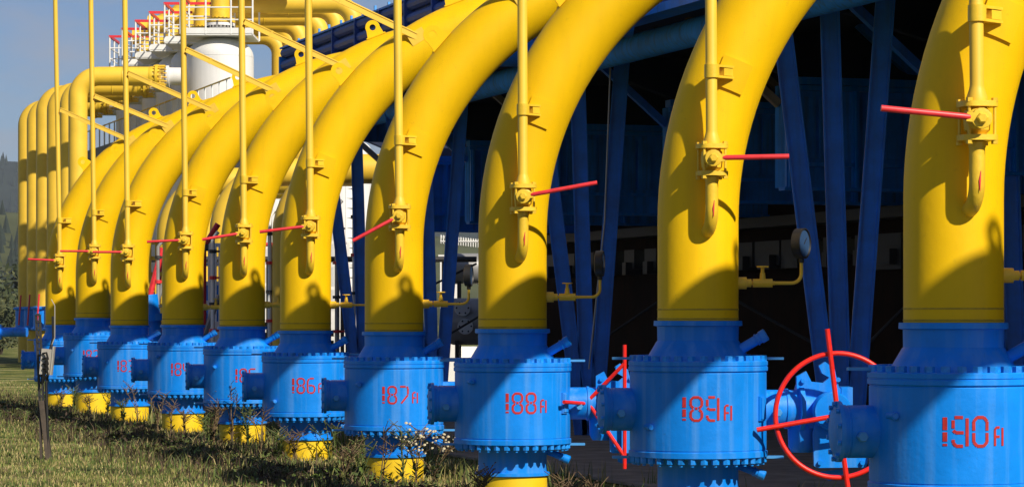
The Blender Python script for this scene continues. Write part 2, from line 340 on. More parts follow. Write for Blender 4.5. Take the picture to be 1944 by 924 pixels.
# vent line meshes, origin on the riser axis at the height of the little valve
b = MB(); pth = [(0,0,-.25),(0,0,-.60)]
for a in np.linspace(0, PI/2, 10)[1:]: pth.append((0, .27*(1-math.cos(a)), -.60-.27*math.sin(a)))
pth.append((0,.40,-.87)); b.tube(pth, .078, 20); b.lathe([(.085,-.27),(.085,-.21)],20); VELB = b
b.lathe([(.092,0),(.092,.03)], 20, c=V(0,.25,-.87), ax=V(0,1,0))
VELB = b.mesh('elbow', YEV, 35)
b = MB(); b.lathe([(.10,.17),(.105,.22),(.078,.30),(.070,.34),(.070,10.5)], 20); VRIS = b.mesh('riser', YEF, 35)
b = MB(); n = 32; b.plate([(math.copysign(abs(math.cos(a))**.6, math.cos(a))*.185, math.copysign(abs(math.sin(a))**.6, math.sin(a))*.185) for a in [2*PI*k/n for k in range(n)]], (0,0,0), V(1,0,0), V(0,1,0), .055); VFLG = b.mesh('flange', YEV, 30)
b = MB(); b.lathe([(.085,-.18),(.085,-.14),(.125,-.10),(.135,0),(.125,.09),(.085,.13),(.085,.16)], 24)
b.lathe([(.075,.10),(.075,.17),(.10,.18),(.10,.215),(.085,.22),(.085,.235)], 16, ax=V(0,-1,0)); b.lathe([(.045,.23),(.045,.27),(.035,.28)], 6, ax=V(0,-1,0)); VBOD = b.mesh('valve_body', YEV, 30)
b = MB(); b.lathe([(.017,-.225),(.017,.205)], 8); b.lathe([(.034,-.24),(.034,-.205)], 6); b.lathe([(.034,.17),(.034,.21)], 6); VTIE = b.mesh('tie_bolt', YEV, 25)
# gauge
def gauge_meshes():
    b = MB(); b.lathe([(.075,.42),(.075,.60),(.05,.605),(.05,.66)], 16, ax=V(1,0,0)); b.tube([(.62,0,0),(.95,0,0)], .026, 10)
    pts = [(.9,0,0),(1.16,0,0.0)] + [(1.16+.12*math.sin(a),0,.12-.12*math.cos(a)) for a in np.linspace(0,PI/2,7)[1:]] + [(1.28,0,.26)]
    b.tube(pts, .022, 10); tube = b.mesh('gauge_tube', YEV)
    b = MB(); b.lathe([(.055,-.12),(.055,.12)], 10, c=V(.80,0,0), ax=V(1,0,0)); b.lathe([(.04,0),(.03,.10),(.022,.10),(.022,.16),(.075,.165),(.075,.18)], 12, c=V(.80,0,.03)); nv = b.mesh('needle_valve', YEV, 30)
    b = MB(); b.lathe([(.035,-.24),(.035,-.18)], 8); b.lathe([(.15,-.07),(.185,-.06),(.19,.05),(.175,.055),(.165,.035)], 32, ax=V(0,-1,0)); case = b.mesh('gauge_case', BLK, 30)
    b = MB(); b.lathe([(.165,.030),(.163,.038)], 32, ax=V(0,-1,0)); b.box((.03,-.04,.03),(.10,.006,.012),(V(.7,0,.7),V(0,1,0),V(-.7,0,.7)), 1); dial = b.mesh('dial', [GLS, BLK])
    return tube, nv, case, dial
GT, GN, GC, GD = gauge_meshes()

ordinal = {191:'nearest', 181:'farthest'}
for (num, cx, wpx, wy, hv, lev, nx, rx) in UNITS:
    Z = F/wpx; X = (cx-972)/wpx; loc = V(X, Z, 0); hw = (600-wy)/wpx; zw = EYE + hw
    view = math.atan2(X, Z)
    seen = f'blue valve numbered {num}' if num not in ordinal else (f'the farthest blue valve' if num == 181 else 'the blue valve beyond the right edge')
    # --- gas pipe
    gp = thing('gas_pipe', f'thick yellow gas pipe rising from {seen} and bending right', 'pipe', loc + V(0,0,zw), 'yellow gas pipes bending over from the valves')
    m = MB(); path = [V(0,0,zw+.012), V(0,0,EYE+H0-.4), V(0,0,EYE+H0-.02)] + [bend_pt(t) for t in np.linspace(0, PI/2, 40)] + [bend_pt(PI/2)+U*.12]
    m.tube([p - V(0,0,zw) for p in path], .5, 72)
    for zz in (.15, .035): m.lathe([(.497,zz-.012),(.505,zz-.006),(.505,zz+.006),(.497,zz+.012)], 72, caps=False, mi=1)
    m.build('bend', [YEL, SEAM], gp)
    m = MB(); e = bend_pt(PI/2) - V(0,0,zw); m.tube([e+U*.125, e+U*1.6], .505, 48); m.tube([e+U*.11, e+U*.16], .512, 48); m.build('blue_sleeve', NAV, gp)
    for th in (math.radians(41), math.radians(69)):
        o = link('lifting_lug', LUG, gp); t, out = bend_tan(th), bend_out(th)
        M = Matrix((t, t.cross(out)*-1, out)).transposed()
        if M.determinant() < 0: M = Matrix((t, t.cross(out), out)).transposed()
        o.matrix_local = Matrix.Translation((bend_pt(th)-V(0,0,zw)+out*.505)*S) @ M.to_4x4()
    th = math.asin(1.78/RB); c0 = bend_pt(th) - V(0,0,zw); t, out = bend_tan(th), bend_out(th)   # pad on the face of the pipe
    m = MB(); P = []
    for i in range(9):
        a = (i/8-.5)*.74 + .05
        for j in (-.19, .19):
            for rr in (.490, .532): P.append(c0 + (FV*math.cos(a) - out*math.sin(a))*rr + t*j)
    Fc = []
    for i in range(8):
        k = i*4; Fc += [(k+1,k+3,k+7,k+5),(k,k+1,k+5,k+4),(k+2,k+6,k+7,k+3)]
    Fc += [(0,2,3,1),(32,33,35,34)]; m.add(P, Fc)
    m.build('support_pad', YEL, gp, sharp=50)
    # --- vent line: stands 1.0 off the axis towards the viewer
    if rx is None: rofs = .1
    else: rofs = (rx-cx)/wpx
    tap = V(rofs*math.cos(view) - math.sin(view)*.68, -math.cos(view)*.68 - math.sin(view)*rofs, 0).normalized()*.72
    vz = EYE + hv - zw
    vp = thing('vent_pipe', f'thin yellow vent pipe with red lever, above {seen}', 'vent pipe', loc + tap + V(0,0,EYE+hv), 'thin yellow vent pipes in front of the gas pipes')
    ang = math.atan2(tap.y, tap.x) + PI/2
    lean = {190:.004,189:.002,188:0,187:.006,186:.006,185:.007,184:.007,183:.008,182:.01,181:.014}.get(num, 0)
    e = link('elbow', VELB, vp, rot=(0,0,ang)); 
    m = MB(); m.tube([V(.012,-.077,-.50),V(0,-.079,-.60),V(.004,-.077,-.70)], [.004,.013,.003], 6); m.build('red_paint_mark', LEV, e)
    r_ = link('riser', VRIS, vp, rot=(0,-lean-.004,0))
    for dz in (.155, -.175): link('flange', VFLG, vp, (0,0,dz), (0,0,.2))
    link('valve_body', VBOD, vp, rot=(0,0,random.uniform(-.2,.2)))
    for i in range(4):
        a = .2 + PI/4 + i*PI/2; link('tie_bolt', VTIE, vp, (.185*math.cos(a), .185*math.sin(a), 0))
    if lev:
        sx, sy = (972 + F*(X+tap.x)/(Z+tap.y)), 600 - hv*wpx
        d = V((lev[0]-sx)/wpx, 0, -(lev[1]-sy)/wpx); m = MB(); q = d.normalized()
        m.tube([q*.12+V(0,-.27,0), q*.16+V(0,-.285,0), d + V(0,-.30,0)], .031, 12); lo = m.build('lever', LEV, vp); m = MB(); m.lathe([(.10,-.03),(.105,0),(.10,.035),(.06,.04)], 14, c=V(0,-.26,0), ax=V(0,-1,0)); m.lathe([(.055,.0),(.055,.075),(.04,.085)], 6, c=V(0,-.26,0), ax=V(0,-1,0)); m.box(q*.09+V(0,-.265,0), (.12,.06,.09), (q, V(0,1,0), q.cross(V(0,1,0)))); m.build('lever_boss', YEV, lo)
    # brace
    th = math.radians(58); bc = bend_pt(th) + (FV*math.cos(math.radians(22)) + bend_out(th)*math.sin(math.radians(22)))*.52
    bs = tap*1.0 + V(.02,-.09,EYE+6.38 - (.1 if num in (182,) else 0)); off = tap + V(0,0,EYE+hv)
    m = MB(); m.bar(bs-off, bc-off, .035, .135, up=V(0,0,1)); m.bar(bs-off+V(0,.02,.055), bc-off+V(0,.02,.055), .10, .02)
    q = (bc-bs).normalized(); m.bar(bs-off+q*.62-V(0,.03,0), bs-off+q*.66-V(0,.03,0), .03, .15); m.box(bc-off, (.34,.04,.24), (bend_tan(th), FV, bend_out(th)))
    m.build('brace', YEF, vp)
    # guide bracket from the pad to the riser
    a0 = bend_pt(math.asin(1.78/RB)) + FV*.5 - off + V(-.02,0,-.05); m = MB()
    rz = a0.z
    dd = (a0 - V(0,0,rz)); q_ = dd.normalized(); sd_ = V(-q_.y, q_.x, 0).normalized()
    for z_ in (.0, .13): m.bar(V(0,0,rz+z_), a0+V(0,0,z_), .15, .028)
    m.box(V(0,0,rz+.065)+dd*.72, (dd.length*.5, .13, .09), (q_, sd_, V(0,0,1)))
    m.tube([V(0,0,rz-.015), V(0,0,rz+.145)], .092, 16)
    m.build('guide_bracket', YEV, vp)
    # --- gauge
    if num in (190,189,188,187,186,185,184):
        gh = {190:.41,189:.41,188:.28,187:.21,186:.22,185:.25,184:.22}[num]
        g = thing('pressure_gauge', f'round black pressure gauge on a thin olive tube right of {seen}', 'gauge', loc+V(0,0,EYE+gh), 'pressure gauges beside the gas pipes')
        link('gauge_tube', GT, g); link('needle_valve', GN, g)
        gp_ = link('gauge_case', GC, g, (1.28,0,.49), (0,0,{189:1.05}.get(num, 1.42))); link('dial', GD, gp_)
    # --- ball valve
    lab = {191:'big blue ball valve beyond the right edge, nearest to the camera', 181:'farthest blue ball valve, unnumbered, behind the grey junction box'}.get(num, f'big blue ball valve stencilled {num} A in red on a yellow base')
    bv = thing('ball_valve', lab, 'valve', loc, 'blue ball valves in a row')
    L0 = (0,0,zw)
    bo = link('body', V_BODY, bv, L0); link('lower_neck', V_NECK, bv, L0); link('base_pipe', V_BASE, bv, L0)
    nb = 34 if wpx > 60 else 34
    j0 = random.random()
    for i in range(32):
        a = 2*PI*(i+j0)/32; link('bolt', BOLT_UP, bv, (.80*math.cos(a), .80*math.sin(a), zw-.48), (0,0,random.random()))
    for i in range(36):
        a = 2*PI*(i+j0)/36; link('bolt', BOLT_DN, bv, (.80*math.cos(a), .80*math.sin(a), zw-1.657), (0,0,random.random()))
    cp = link('side_cap', V_CAPM, bv, L0)
    for i in range(10):
        a = 2*PI*(i+.4)/10; q = CX*1.205 + V(-CX.y*math.cos(a)*.275, CX.x*math.cos(a)*.275, math.sin(a)*.275-1.08); o = link('bolt', BOLT_C, cp, q); o.rotation_euler = CX.to_track_quat('Z','Y').to_euler()
    o = link('hex_plug', PLUG, cp, CX*.99 + V(.02,-.265,-1.12)); o.rotation_euler = V(.12,-1,0).to_track_quat('Z','Y').to_euler()
    pz = {190:-.91,189:-1.28,188:-.75,187:-.88,186:-1.36,185:-.87,184:-.75,183:-.95}.get(num, -.9); a = math.asin(-.62/.84) + view*-1
    o = link('plug', NUB, bv, (.84*math.sin(a), -.84*math.cos(a), zw+pz)); o.rotation_euler = V(math.sin(a)*.4+.5, -math.cos(a), 0).to_track_quat('Z','Y').to_euler()
    o = link('bleed_fitting', BLEED, bv, (.53,-.18,zw-.33)); o.rotation_euler = V(.85,-.1,.5).to_track_quat('Z','Y').to_euler()
    o = link('bleed_fitting', BLEED, bv, (.50,.12,zw-1.78)); o.rotation_euler = V(.9,-.15,-.35).to_track_quat('Z','Y').to_euler(); o.scale = (.8,.8,1.05)
    for sx in (-1, 1):
        link('tab', TAB, bv, (sx*.94, .05, zw-.455)); link('tab', TAB, bv, (sx*.94, .05, zw-1.675))
    a = math.radians(62); link('access_plate', NAMEP, bv, (.845*math.sin(a), -.845*math.cos(a), zw-1.06), (0,0,a))
    link('gear_stem', GEARS, bv, L0)
    o = link('hex_plug', PLUG, bv, -CX*.99 + V(-.02,-.25,zw-1.12)); o.rotation_euler = V(.12,-1,0).to_track_quat('Z','Y').to_euler()
    link('gearbox', GBOX, bv, L0)
    if num in (189, 190): wheel_parts(bv, L0)
    if num in (188, 187, 186): star_handle(bv, L0)
    if nx is not None and num != 181:
        a = math.asin(nx/.85) - view
        link('painted_number', number_mesh(str(num)+'A'), bv, (0,0,zw-1.05), (0,0,a))

# ================================================================= cooler structure on legs, parallel to the row
CO = 'air cooler bays on legs'
ac = thing('air_cooler', 'long dark blue elevated air cooler standing on steel legs behind the yellow pipes', 'air cooler', ROW(20, 9, -EYE))
A0 = ROW(20, 9, -EYE)
def rbox(m, s0, s1, o0, o1, h0, h1, mi=0):
    c = ROW((s0+s1)/2, (o0+o1)/2, (h0+h1)/2) - A0; m.box(c, (o1-o0, s1-s0, h1-h0), (R_U, R_D, V(0,0,1)), mi)
SE = 55.7
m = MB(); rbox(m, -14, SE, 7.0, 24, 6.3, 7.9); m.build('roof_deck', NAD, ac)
m = MB()
for i in range(6): 
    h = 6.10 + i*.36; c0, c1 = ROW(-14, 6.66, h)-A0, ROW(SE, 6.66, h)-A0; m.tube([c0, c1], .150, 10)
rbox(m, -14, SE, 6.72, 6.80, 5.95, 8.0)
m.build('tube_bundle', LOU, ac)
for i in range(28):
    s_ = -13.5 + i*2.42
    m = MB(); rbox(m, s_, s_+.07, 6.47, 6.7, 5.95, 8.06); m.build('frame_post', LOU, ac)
    if i > 10:
        for e_ in (.5, 1.6): m = MB(); rbox(m, s_+e_, s_+e_+.06, 6.5, 6.56, 8.0, 8.1+random.random()*.1); m.build('top_clip', BLL, ac)
m = MB(); rbox(m, -14, SE+.05, 6.45, 7.0, 5.85, 6.02); rbox(m, -14, SE+.05, 6.5, 6.95, 8.02, 8.07); m.build('edge_beam', NAV, ac)
m = MB(); rbox(m, SE, SE+.15, 6.5, 24, 5.3, 7.8); rbox(m, -14.3, -14, 6.5, 24, 5.3, 7.8); rbox(m, -14, SE, 24, 24.2, 3.0, 7.8); m.build('end_wall', NAP, ac)
# header pipe running in the dark under the deck
for sgn, (o_, h_, r_, mt) in enumerate(((7.6, 5.6, .28, NAP),)):
    m = MB(); m.tube([ROW(-14,o_,h_)-A0, ROW(SE,o_,h_)-A0], r_, 24); m.build('header_pipe', mt, ac)
# plenum boxes: one across each bay
for i, Zb in enumerate((44.8, 51.4, 58, 64.2, 72, 79, 86.3)):
    s_ = (Zb - 27.5 - .316*10.9)/.949 + 0.0
    o0 = 10.9
    hb, ht = 2.73, 4.9
    m = MB(); rbox(m, s_, s_+.12, o0, 23.5, hb, ht); m.build('plenum_panel', NAP, ac)
    m = MB()
    rbox(m, s_-.14, s_+.2, o0-.05, 23.5, ht, ht+.16); rbox(m, s_-.10, s_, o0, 23.5, hb+.45, hb+.53); rbox(m, s_-.12, s_+.2, o0-.05, 23.5, hb-.07, hb); rbox(m, s_-.16, s_-.02, o0-.06, 23.5, ht-.12, ht-.02)
    k = 0; o_ = o0
    while o_ < 22:
        rbox(m, s_-.10, s_, o_, o_+.14, hb, ht); rbox(m, s_-.16, s_-.1, o_+.04, o_+.10, hb, ht); o_ += 1.55
    m.build('panel_rib', BLU, ac)
    o_ = o0+.35
    while o_ < 22:
        for d in (0, .45):
            m = MB(); rbox(m, s_-.05, s_, o_+d, o_+d+.36, hb+.62, ht-.25); m.build('door_leaf', NAP, ac)
        o_ += 1.55
    # sloped hopper above
    m = MB(); a, b_, c, d = ROW(s_, o0+.2, ht+.1)-A0, ROW(s_, 23.5, ht+.1)-A0, ROW(s_+2.6, 23.5, 6.3)-A0, ROW(s_+2.6, o0-2, 6.3)-A0
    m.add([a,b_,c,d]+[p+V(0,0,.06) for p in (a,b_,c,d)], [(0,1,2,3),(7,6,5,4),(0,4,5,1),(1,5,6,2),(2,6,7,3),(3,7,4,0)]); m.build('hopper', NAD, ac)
    m = MB(); rbox(m, s_, s_+.5, o0, o0+.12, hb, ht); m.build('side_panel', NAP, ac)
    for q in range(2):
        m = MB(); p0 = ROW(s_+.6, 8.9+q*4, 6.3)-A0; p1 = ROW(s_+.3, 10.9+q*4, ht-.4)-A0
        m.bar(p0, p1, .22, .16); m.build('strut', TAN if (i+q) % 2 == 0 else NAV, ac)
# dark cladding behind, its bright slot partly filled with added boxes
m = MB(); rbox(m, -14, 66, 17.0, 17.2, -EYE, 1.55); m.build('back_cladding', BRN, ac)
m = MB(); rbox(m, -14, 66, 17.0, 17.2, 1.95, 6.2); m.build('dark_upper_screen', BRN, ac)  # added sheet that closes off the sky so the gap stays black
m = MB(); rbox(m, -14, 66, 16.2, 18.0, 2.35, 2.62); m.build('dark_beam', DRK, ac)
for i in range(40):
    s_ = -10 + i*1.78; w_ = random.uniform(.7, 1.68)
    m = MB(); rbox(m, s_, s_+w_, 16.6, 17.3, 1.5-random.random()*.4, 2.0); rbox(m, s_+.2, s_+w_*.6, 16.4, 16.9, 1.25, 1.62); m.build('slot_filler_box', DRK, ac)  # added boxes that break the bright slot into specks
# legs: fans of three
def legs(px, Zl, mirror=False, sc=1.0):
    ft = W(px, 0, Zl); ft.z = 0
    k = Zl
    for (tx, base) in ((-1.25, -.13), (-.28, 0.0), (.80, .13)):
        top = ft + V(tx*sc, .0, EYE+6.3) ; a = ft + V(base, 0, 0)
        m = MB(); d = (top-a); m.bar(a-A0, top-A0, .30, .26, up=V(0,1,0)); 
        x = V(1,0,0)
        m.bar(a-A0+V(-.16,-.16,0), top-A0+V(-.16,-.16,0), .035, .05, up=V(0,1,0)); m.bar(a-A0+V(.16,-.16,0), top-A0+V(.16,-.16,0), .035, .05, up=V(0,1,0))
        m.build('leg', NAV, ac)
    m = MB(); m.lathe([(.55,0),(.55,.10),(.4,.12)], 20, c=ft-A0); m.build('footing', GRD, ac)
legs(1600, 50); legs(1117, 62.8); legs(824, 74.6); legs(693, 82); legs(1932, 52); legs(2200, 40)
# tie rods and pale cables
for (x0,y0,x1,y1,Zr) in ((1380,560,1560,660,56),(1640,660,1740,560,56),(1150,640,1400,470,66),(760,690,910,600,78),(720,590,905,500,78)):
    m = MB(); m.tube([W(x0,y0,Zr)-A0, W(x1,y1,Zr)-A0], .035, 6); m.build('tie_rod', DRK, ac)
m = MB(); m.tube([W(1160,100,60)-A0, W(1148,420,60)-A0, W(1118,700,60)-A0], .018, 6); m.build('cable', GRY, ac)

# ================================================================= ground, hills, haze
def noise2(x, y, seed=0, oct=4):
    r = np.random.default_rng(seed); v = 0; amp = 1
    for o in range(oct):
        a, b_, c = r.uniform(0, 6.28, 3); k = 2**o
        v = v + amp*(np.sin(x*k*1.1+a + 1.7*np.sin(y*k*.7+b_)) * np.cos(y*k*.9+c + 1.3*np.sin(x*k*.8+a))); amp *= .5
    return v
def gmat():
    m = bpy.data.materials.new('short_grass_ground'); m.use_nodes = True; n = m.node_tree.nodes; L = m.node_tree.links; p = n['Principled BSDF']
    p.inputs['Roughness'].default_value = .95; p.inputs['Specular IOR Level'].default_value = .1
    tc = n.new('ShaderNodeTexCoord')
    def nz(s, d=5):
        t = n.new('ShaderNodeTexNoise'); t.inputs['Scale'].default_value = s; t.inputs['Detail'].default_value = d; L.new(tc.outputs['Object'], t.inputs['Vector']); return t
    def ramp(src, stops):
        r = n.new('ShaderNodeValToRGB'); L.new(src, r.inputs[0]); e = r.color_ramp.elements
        e[0].position, e[0].color = stops[0][0], (*stops[0][1], 1); e[1].position, e[1].color = stops[-1][0], (*stops[-1][1], 1)
        for s_ in stops[1:-1]: q = e.new(s_[0]); q.color = (*s_[1], 1)
        return r
    a = ramp(nz(.9).outputs['Fac'], [(.33,(.045,.07,.018)),(.47,(.11,.14,.035)),(.57,(.24,.23,.07)),(.72,(.38,.32,.18))])
    b = ramp(nz(14, 8).outputs['Fac'], [(.3,(.35,.35,.35)),(.7,(1.3,1.3,1.3))])
    mx = n.new('ShaderNodeMix'); mx.data_type = 'RGBA'; mx.blend_type = 'MULTIPLY'; mx.inputs['Factor'].default_value = .85
    L.new(a.outputs[0], mx.inputs['A']); L.new(b.outputs[0], mx.inputs['B']); L.new(mx.outputs['Result'], p.inputs['Base Color'])
    bp = n.new('ShaderNodeBump'); bp.inputs['Strength'].default_value = .8; bp.inputs['Distance'].default_value = .05; L.new(nz(10, 6).outputs['Fac'], bp.inputs['Height']); L.new(bp.outputs[0], p.inputs['Normal'])
    return m
GRASSM = gmat()
def grid(name, x0, x1, y0, y1, nx, ny, fz, mt, kind='structure'):   # metres
    xs = np.linspace(x0, x1, nx); ys = np.linspace(y0, y1, ny); X, Y = np.meshgrid(xs, ys); Zz = fz(X, Y)
    me = bpy.data.meshes.new(name); vv = np.stack([X, Y, Zz], -1).reshape(-1, 3)
    fc = [(j*nx+i, j*nx+i+1, (j+1)*nx+i+1, (j+1)*nx+i) for j in range(ny-1) for i in range(nx-1)]
    me.from_pydata(vv.tolist(), [], fc); me.materials.append(mt); me.shade_smooth()
    o = bpy.data.objects.new(name, me); scn.collection.objects.link(o); tag(o, kind=kind); return o
grid('ground', -700, 700, -60, 900, 60, 80, lambda X, Y: -np.clip(Y-250, 0, None)*0.002 + 0*X, GRASSM)
grid('grass_verge', -40, 20, 12, 90, 121, 157, lambda X, Y: .008 + .006*(1+noise2(X*.9, Y*.9, 3)) , GRASSM)
# gravel yard under the cooler, made pale and wide to bounce light upward
m = MB(); c = ROW(25, 12.6, -EYE); m.box(V(c.x, c.y, .085), (19, 90, .05), (R_U, R_D, V(0,0,1))); tag(m.build('gravel_yard', SOIL), kind='structure')

HILL = mat('hill_grassland', (.085, .095, .04), rough=.95, var=.35, scale=.012, dirt=.8, dirtcol=(.06,.075,.03), spec=.1)
HILLF = mat('forested_hill', (.022, .032, .022), rough=1, var=.35, scale=.02, spec=.05)
def lump(X, Y, cx, cy, sx, sy, h): return h*np.exp(-((X-cx)/sx)**2-((Y-cy)/sy)**2)
# eye is at 1.5 m; 1 px at distance d is d/5200 m
grid('hills', -900, 900, 500, 1500, 120, 80, lambda X, Y: -2 + lump(X,Y,-330,1050,260,260,34)+lump(X,Y,-60,1250,400,300,26)+lump(X,Y,500,1200,400,300,30)+1.2*noise2(X*.02,Y*.02,5), HILL)
grid('far_hills', -2600, 2600, 2400, 4200, 260, 60, lambda X, Y: -5 + lump(X,Y,-1100,3300,620,700,138)+lump(X,Y,-300,3500,700,600,120)+lump(X,Y,900,3400,1200,700,170)+9*noise2(X*.006,Y*.006,8)+3*noise2(X*.04,Y*.04,9), HILLF)

# conifers and bushes seen in the strip left of the pipes
def leaf_cloud(m, c, rad, n, size, seed, squash=1.0, mi=(0,1)):
    r = np.random.default_rng(seed)
    nl = 7; cl = r.normal(0, .45, (nl,3))*rad; cr = r.uniform(.35,.6,nl)*rad
    for i in range(n):
        k = r.integers(nl); d = r.normal(0,1,3); d /= np.linalg.norm(d); p = np.array(c)+cl[k]*np.array([1,1,squash])+d*cr[k]*r.uniform(.6,1.05)*np.array([1,1,squash])
        a = Vector(r.normal(0,1,3)).normalized(); b_ = a.orthogonal().normalized(); s_ = size*r.uniform(.6,1.4)
        q = Vector(p); m.add([q-a*s_, q+b_*s_*.5, q+a*s_, q-b_*s_*.5], [(0,1,2,3)], mi[0] if r.random() < .6 else mi[1])
FOL1 = mat('dark_bush_leaves', (.035, .048, .018), rough=.8, var=.4, scale=.8); FOL2 = mat('olive_bush_leaves', (.075, .082, .03), rough=.8, var=.4, scale=.8)
CON = mat('conifer_needles', (.016, .026, .018), rough=.9, var=.4, scale=.3); BARK = mat('bark', (.06,.045,.03), rough=.9, var=.3, scale=5)
def bush(name, x, y, r, h, label, n=700, seed=1, grp='bushes behind the far pipes'):
    t = thing(name, label, 'bush', (x/S, y/S, 0), grp)
    m = MB(); leaf_cloud(m, (0,0,h*.55/S), r/S, n, .22*r/S*.35, seed, squash=h/r*.55); 
    for v_i, v in enumerate(m.v):
        if v[2] < 0: m.v[v_i] = (v[0], v[1], abs(v[2])*.3)
    m.build('crown', [FOL1, FOL2], t)
    m = MB(); 
    for i in range(4): m.tube([(0,0,0),(random.uniform(-.4,.4)*r/S,random.uniform(-.3,.3)*r/S,h*.6/S)], [.05/S,.02/S], 6)
    m.build('trunk', BARK, t)
px2x = lambda px, d: (px-972)*d/F
bush('bush', px2x(8,150), 150, 2.4, 3.4, 'dark bush at the left edge beside the blue line valves', 900, 3)
bush('bush', px2x(-25,135), 135, 2.2, 2.6, 'low olive bush cut by the left edge of the picture', 800, 4)
bush('bush', px2x(26,170), 170, 2.2, 3.0, 'bush just left of the farthest yellow standpipe', 800, 5)
bush('bush', px2x(-5,200), 200, 4.0, 4.6, 'taller bush behind the low bushes at the left edge', 900, 6)
bush('bush', px2x(2,108), 108, 1.2, 1.3, 'small round bush below the blue side pipe at left', 500, 7)
def conifer(x, y, h, label, seed, z0=0):
    t = thing('conifer_tree', label, 'tree', (x/S, y/S, z0/S), 'conifers on the hill at left'); r = np.random.default_rng(seed)
    m = MB(); m.tube([(0,0,0),(0,0,h/S)], [.2/S,.03/S], 6); m.build('trunk', BARK, t)
    m = MB()
    for i in range(11):
        z = h*(.12+.86*i/11); rr = h*.2*(1-i/11.6)
        n = 9; P = [V(0,0,(z+h*.10)/S)]; 
        for k in range(n*2):
            a = PI*k/n + i; q = rr*(1 if k % 2 else .62)*r.uniform(.8,1.15); P.append(V(math.cos(a)*q/S, math.sin(a)*q/S, (z-rr*.25*(k%2))/S))
        m.add(P, [(0, k+1, (k+1) % (2*n)+1) for k in range(2*n)])
    m.build('crown', CON, t)
rr = np.random.default_rng(5)
def hillz(x, y): 
    X = np.array(float(x)); Y = np.array(float(y)); return float(-2 + lump(X,Y,-330,1050,260,260,34)+lump(X,Y,-60,1250,400,300,26)+lump(X,Y,500,1200,400,300,30)+1.2*noise2(X*.02,Y*.02,5))
plc = ['at the very left edge','second from the left edge','third from the left edge','fourth from the left edge','beside the far standpipe top','shorter, beside the standpipe','behind the leftmost conifer','near the standpipe','smallest in the gap','tall, against the blue hills']
for i, px in enumerate((-14, -4, 3, 10, 17, 24, 31, 38, 46, 54)):
    d = 760 + rr.uniform(-40, 60); x = px2x(px, d); conifer(x, d, rr.uniform(9, 15), 'dark conifer on the left hillside, '+plc[i], i, hillz(x, d)-1)
m = MB()
for i in range(1400):                          # the wood on the far ridge: one mass
    x = rr.uniform(-1500, 900); y = rr.uniform(2700, 3300); X, Y = np.array(x), np.array(y)
    z = float(-5 + lump(X,Y,-1100,3300,620,700,138)+lump(X,Y,-300,3500,700,600,120)+lump(X,Y,900,3400,1200,700,170)+9*noise2(X*.006,Y*.006,8)+3*noise2(X*.04,Y*.04,9)); h = rr.uniform(12,22); q = h*.25
    m.add([(x/S,y/S,(z+h)/S)]+[((x+q*math.cos(a))/S,(y+q*math.sin(a))/S,(z-2)/S) for a in (0,1.26,2.5,3.8,5.0)], [(0,1,2),(0,2,3),(0,3,4),(0,4,5),(0,5,1)])
tag(m.build('far_forest', HILLF), kind='stuff')
m = MB()
for i in range(520):
    x = rr.uniform(-260, -70); y = rr.uniform(800, 1080); z = hillz(x, y); h = rr.uniform(4, 10); q = h*.28
    if noise2(np.array(x*.03), np.array(y*.02), 21) < .0: continue
    m.add([(x/S,y/S,(z+h)/S)]+[((x+q*math.cos(a))/S,(y+q*math.sin(a))/S,(z-1)/S) for a in (0,1.26,2.5,3.8,5.0)], [(0,1,2),(0,2,3),(0,3,4),(0,4,5),(0,5,1)])
tag(m.build('hillside_wood', CON), kind='stuff')

# ================================================================= standpipes at the far left (six) and behind (five)
def elbow_pipe(name, label, grp, px, py_top, Z, w_, run, zb=0, R=1.1, ny=0, direction=V(1,0,0), valve=False, runlen=None, rings=()):
    X = (px-972)*Z/F; H = EYE + (600-py_top)*Z/F - w_/2
    t = thing(name, label, 'pipe', (X, Z, 0), grp)
    m = MB(); pts = [V(0,0,zb), V(0,0,H-R)] + [direction*(R*(1-math.cos(a))) + V(0,0,H-R+R*math.sin(a)) for a in np.linspace(0,PI/2,12)[1:]] + [direction*run + V(0,0,H)]
    m.tube(pts, w_/2, 28); m.build('bend' if name != 'standpipe' else 'bend', YEF, t)
    for x_ in rings:
        m = MB(); m.lathe([(w_/2+.01,-.03),(w_/2+.025,0),(w_/2+.01,.03)], 28, c=direction*x_+V(0,0,H), ax=direction, caps=False); m.build('weld_seam', YEV, t)
    return t, H
GRP = 'yellow standpipes at far left'
las = [(148,127,144,'nearest and tallest yellow standpipe of the far left group, joined to the white vessel'),(131,147,148.6,'second standpipe of the far left group, just left of the tallest'),
       (106,157,153,'third standpipe from the tallest in the far left group'),(85,162,157.6,'fourth standpipe from the tallest in the far left group'),(67,182,162,'fifth standpipe of the far left group, next to the outermost'),(50,190,166.4,'outermost standpipe at the left edge, against the hills')]
for i, (px, py, Z, lab) in enumerate(las):
    t, H = elbow_pipe('standpipe', lab, GRP, px, py, Z, 1.0, 4.3, rings=(2.4,))
    m = MB(); m.lathe([(.62,2.0),(.78,2.05),(.78,2.15),(.66,2.2),(.66,3.2),(.78,3.25),(.78,3.35),(.6,3.4)], 28); m.lathe([(.3,0),(.3,.95),(.38,.96),(.38,1.1)], 16, c=V(0,0,2.7), ax=V(.3,-1,0)); m.build('blue_valve_body', BLU, t)
    m = MB(); m.tube([(-.3,-.9,2.3),(-.15,-1.0,4.1)], .05, 6); m.build('lever', LEV, t)
    m = MB(); m.lathe([(.5,0),(.52,.05),(.52,.25),(.5,.3)], 28, c=V(3.75,0,H), ax=V(1,0,0)); m.lathe([(.62,0),(.62,.14)], 28, c=V(4.1,0,H), ax=V(1,0,0))
    for k in range(16):
        a = 2*PI*k/16; m.tube([V(4.0,math.cos(a)*.56,H+math.sin(a)*.56), V(4.6,math.cos(a)*.56,H+math.sin(a)*.56)], .035, 6)
    m.build('flange', YEV, t)
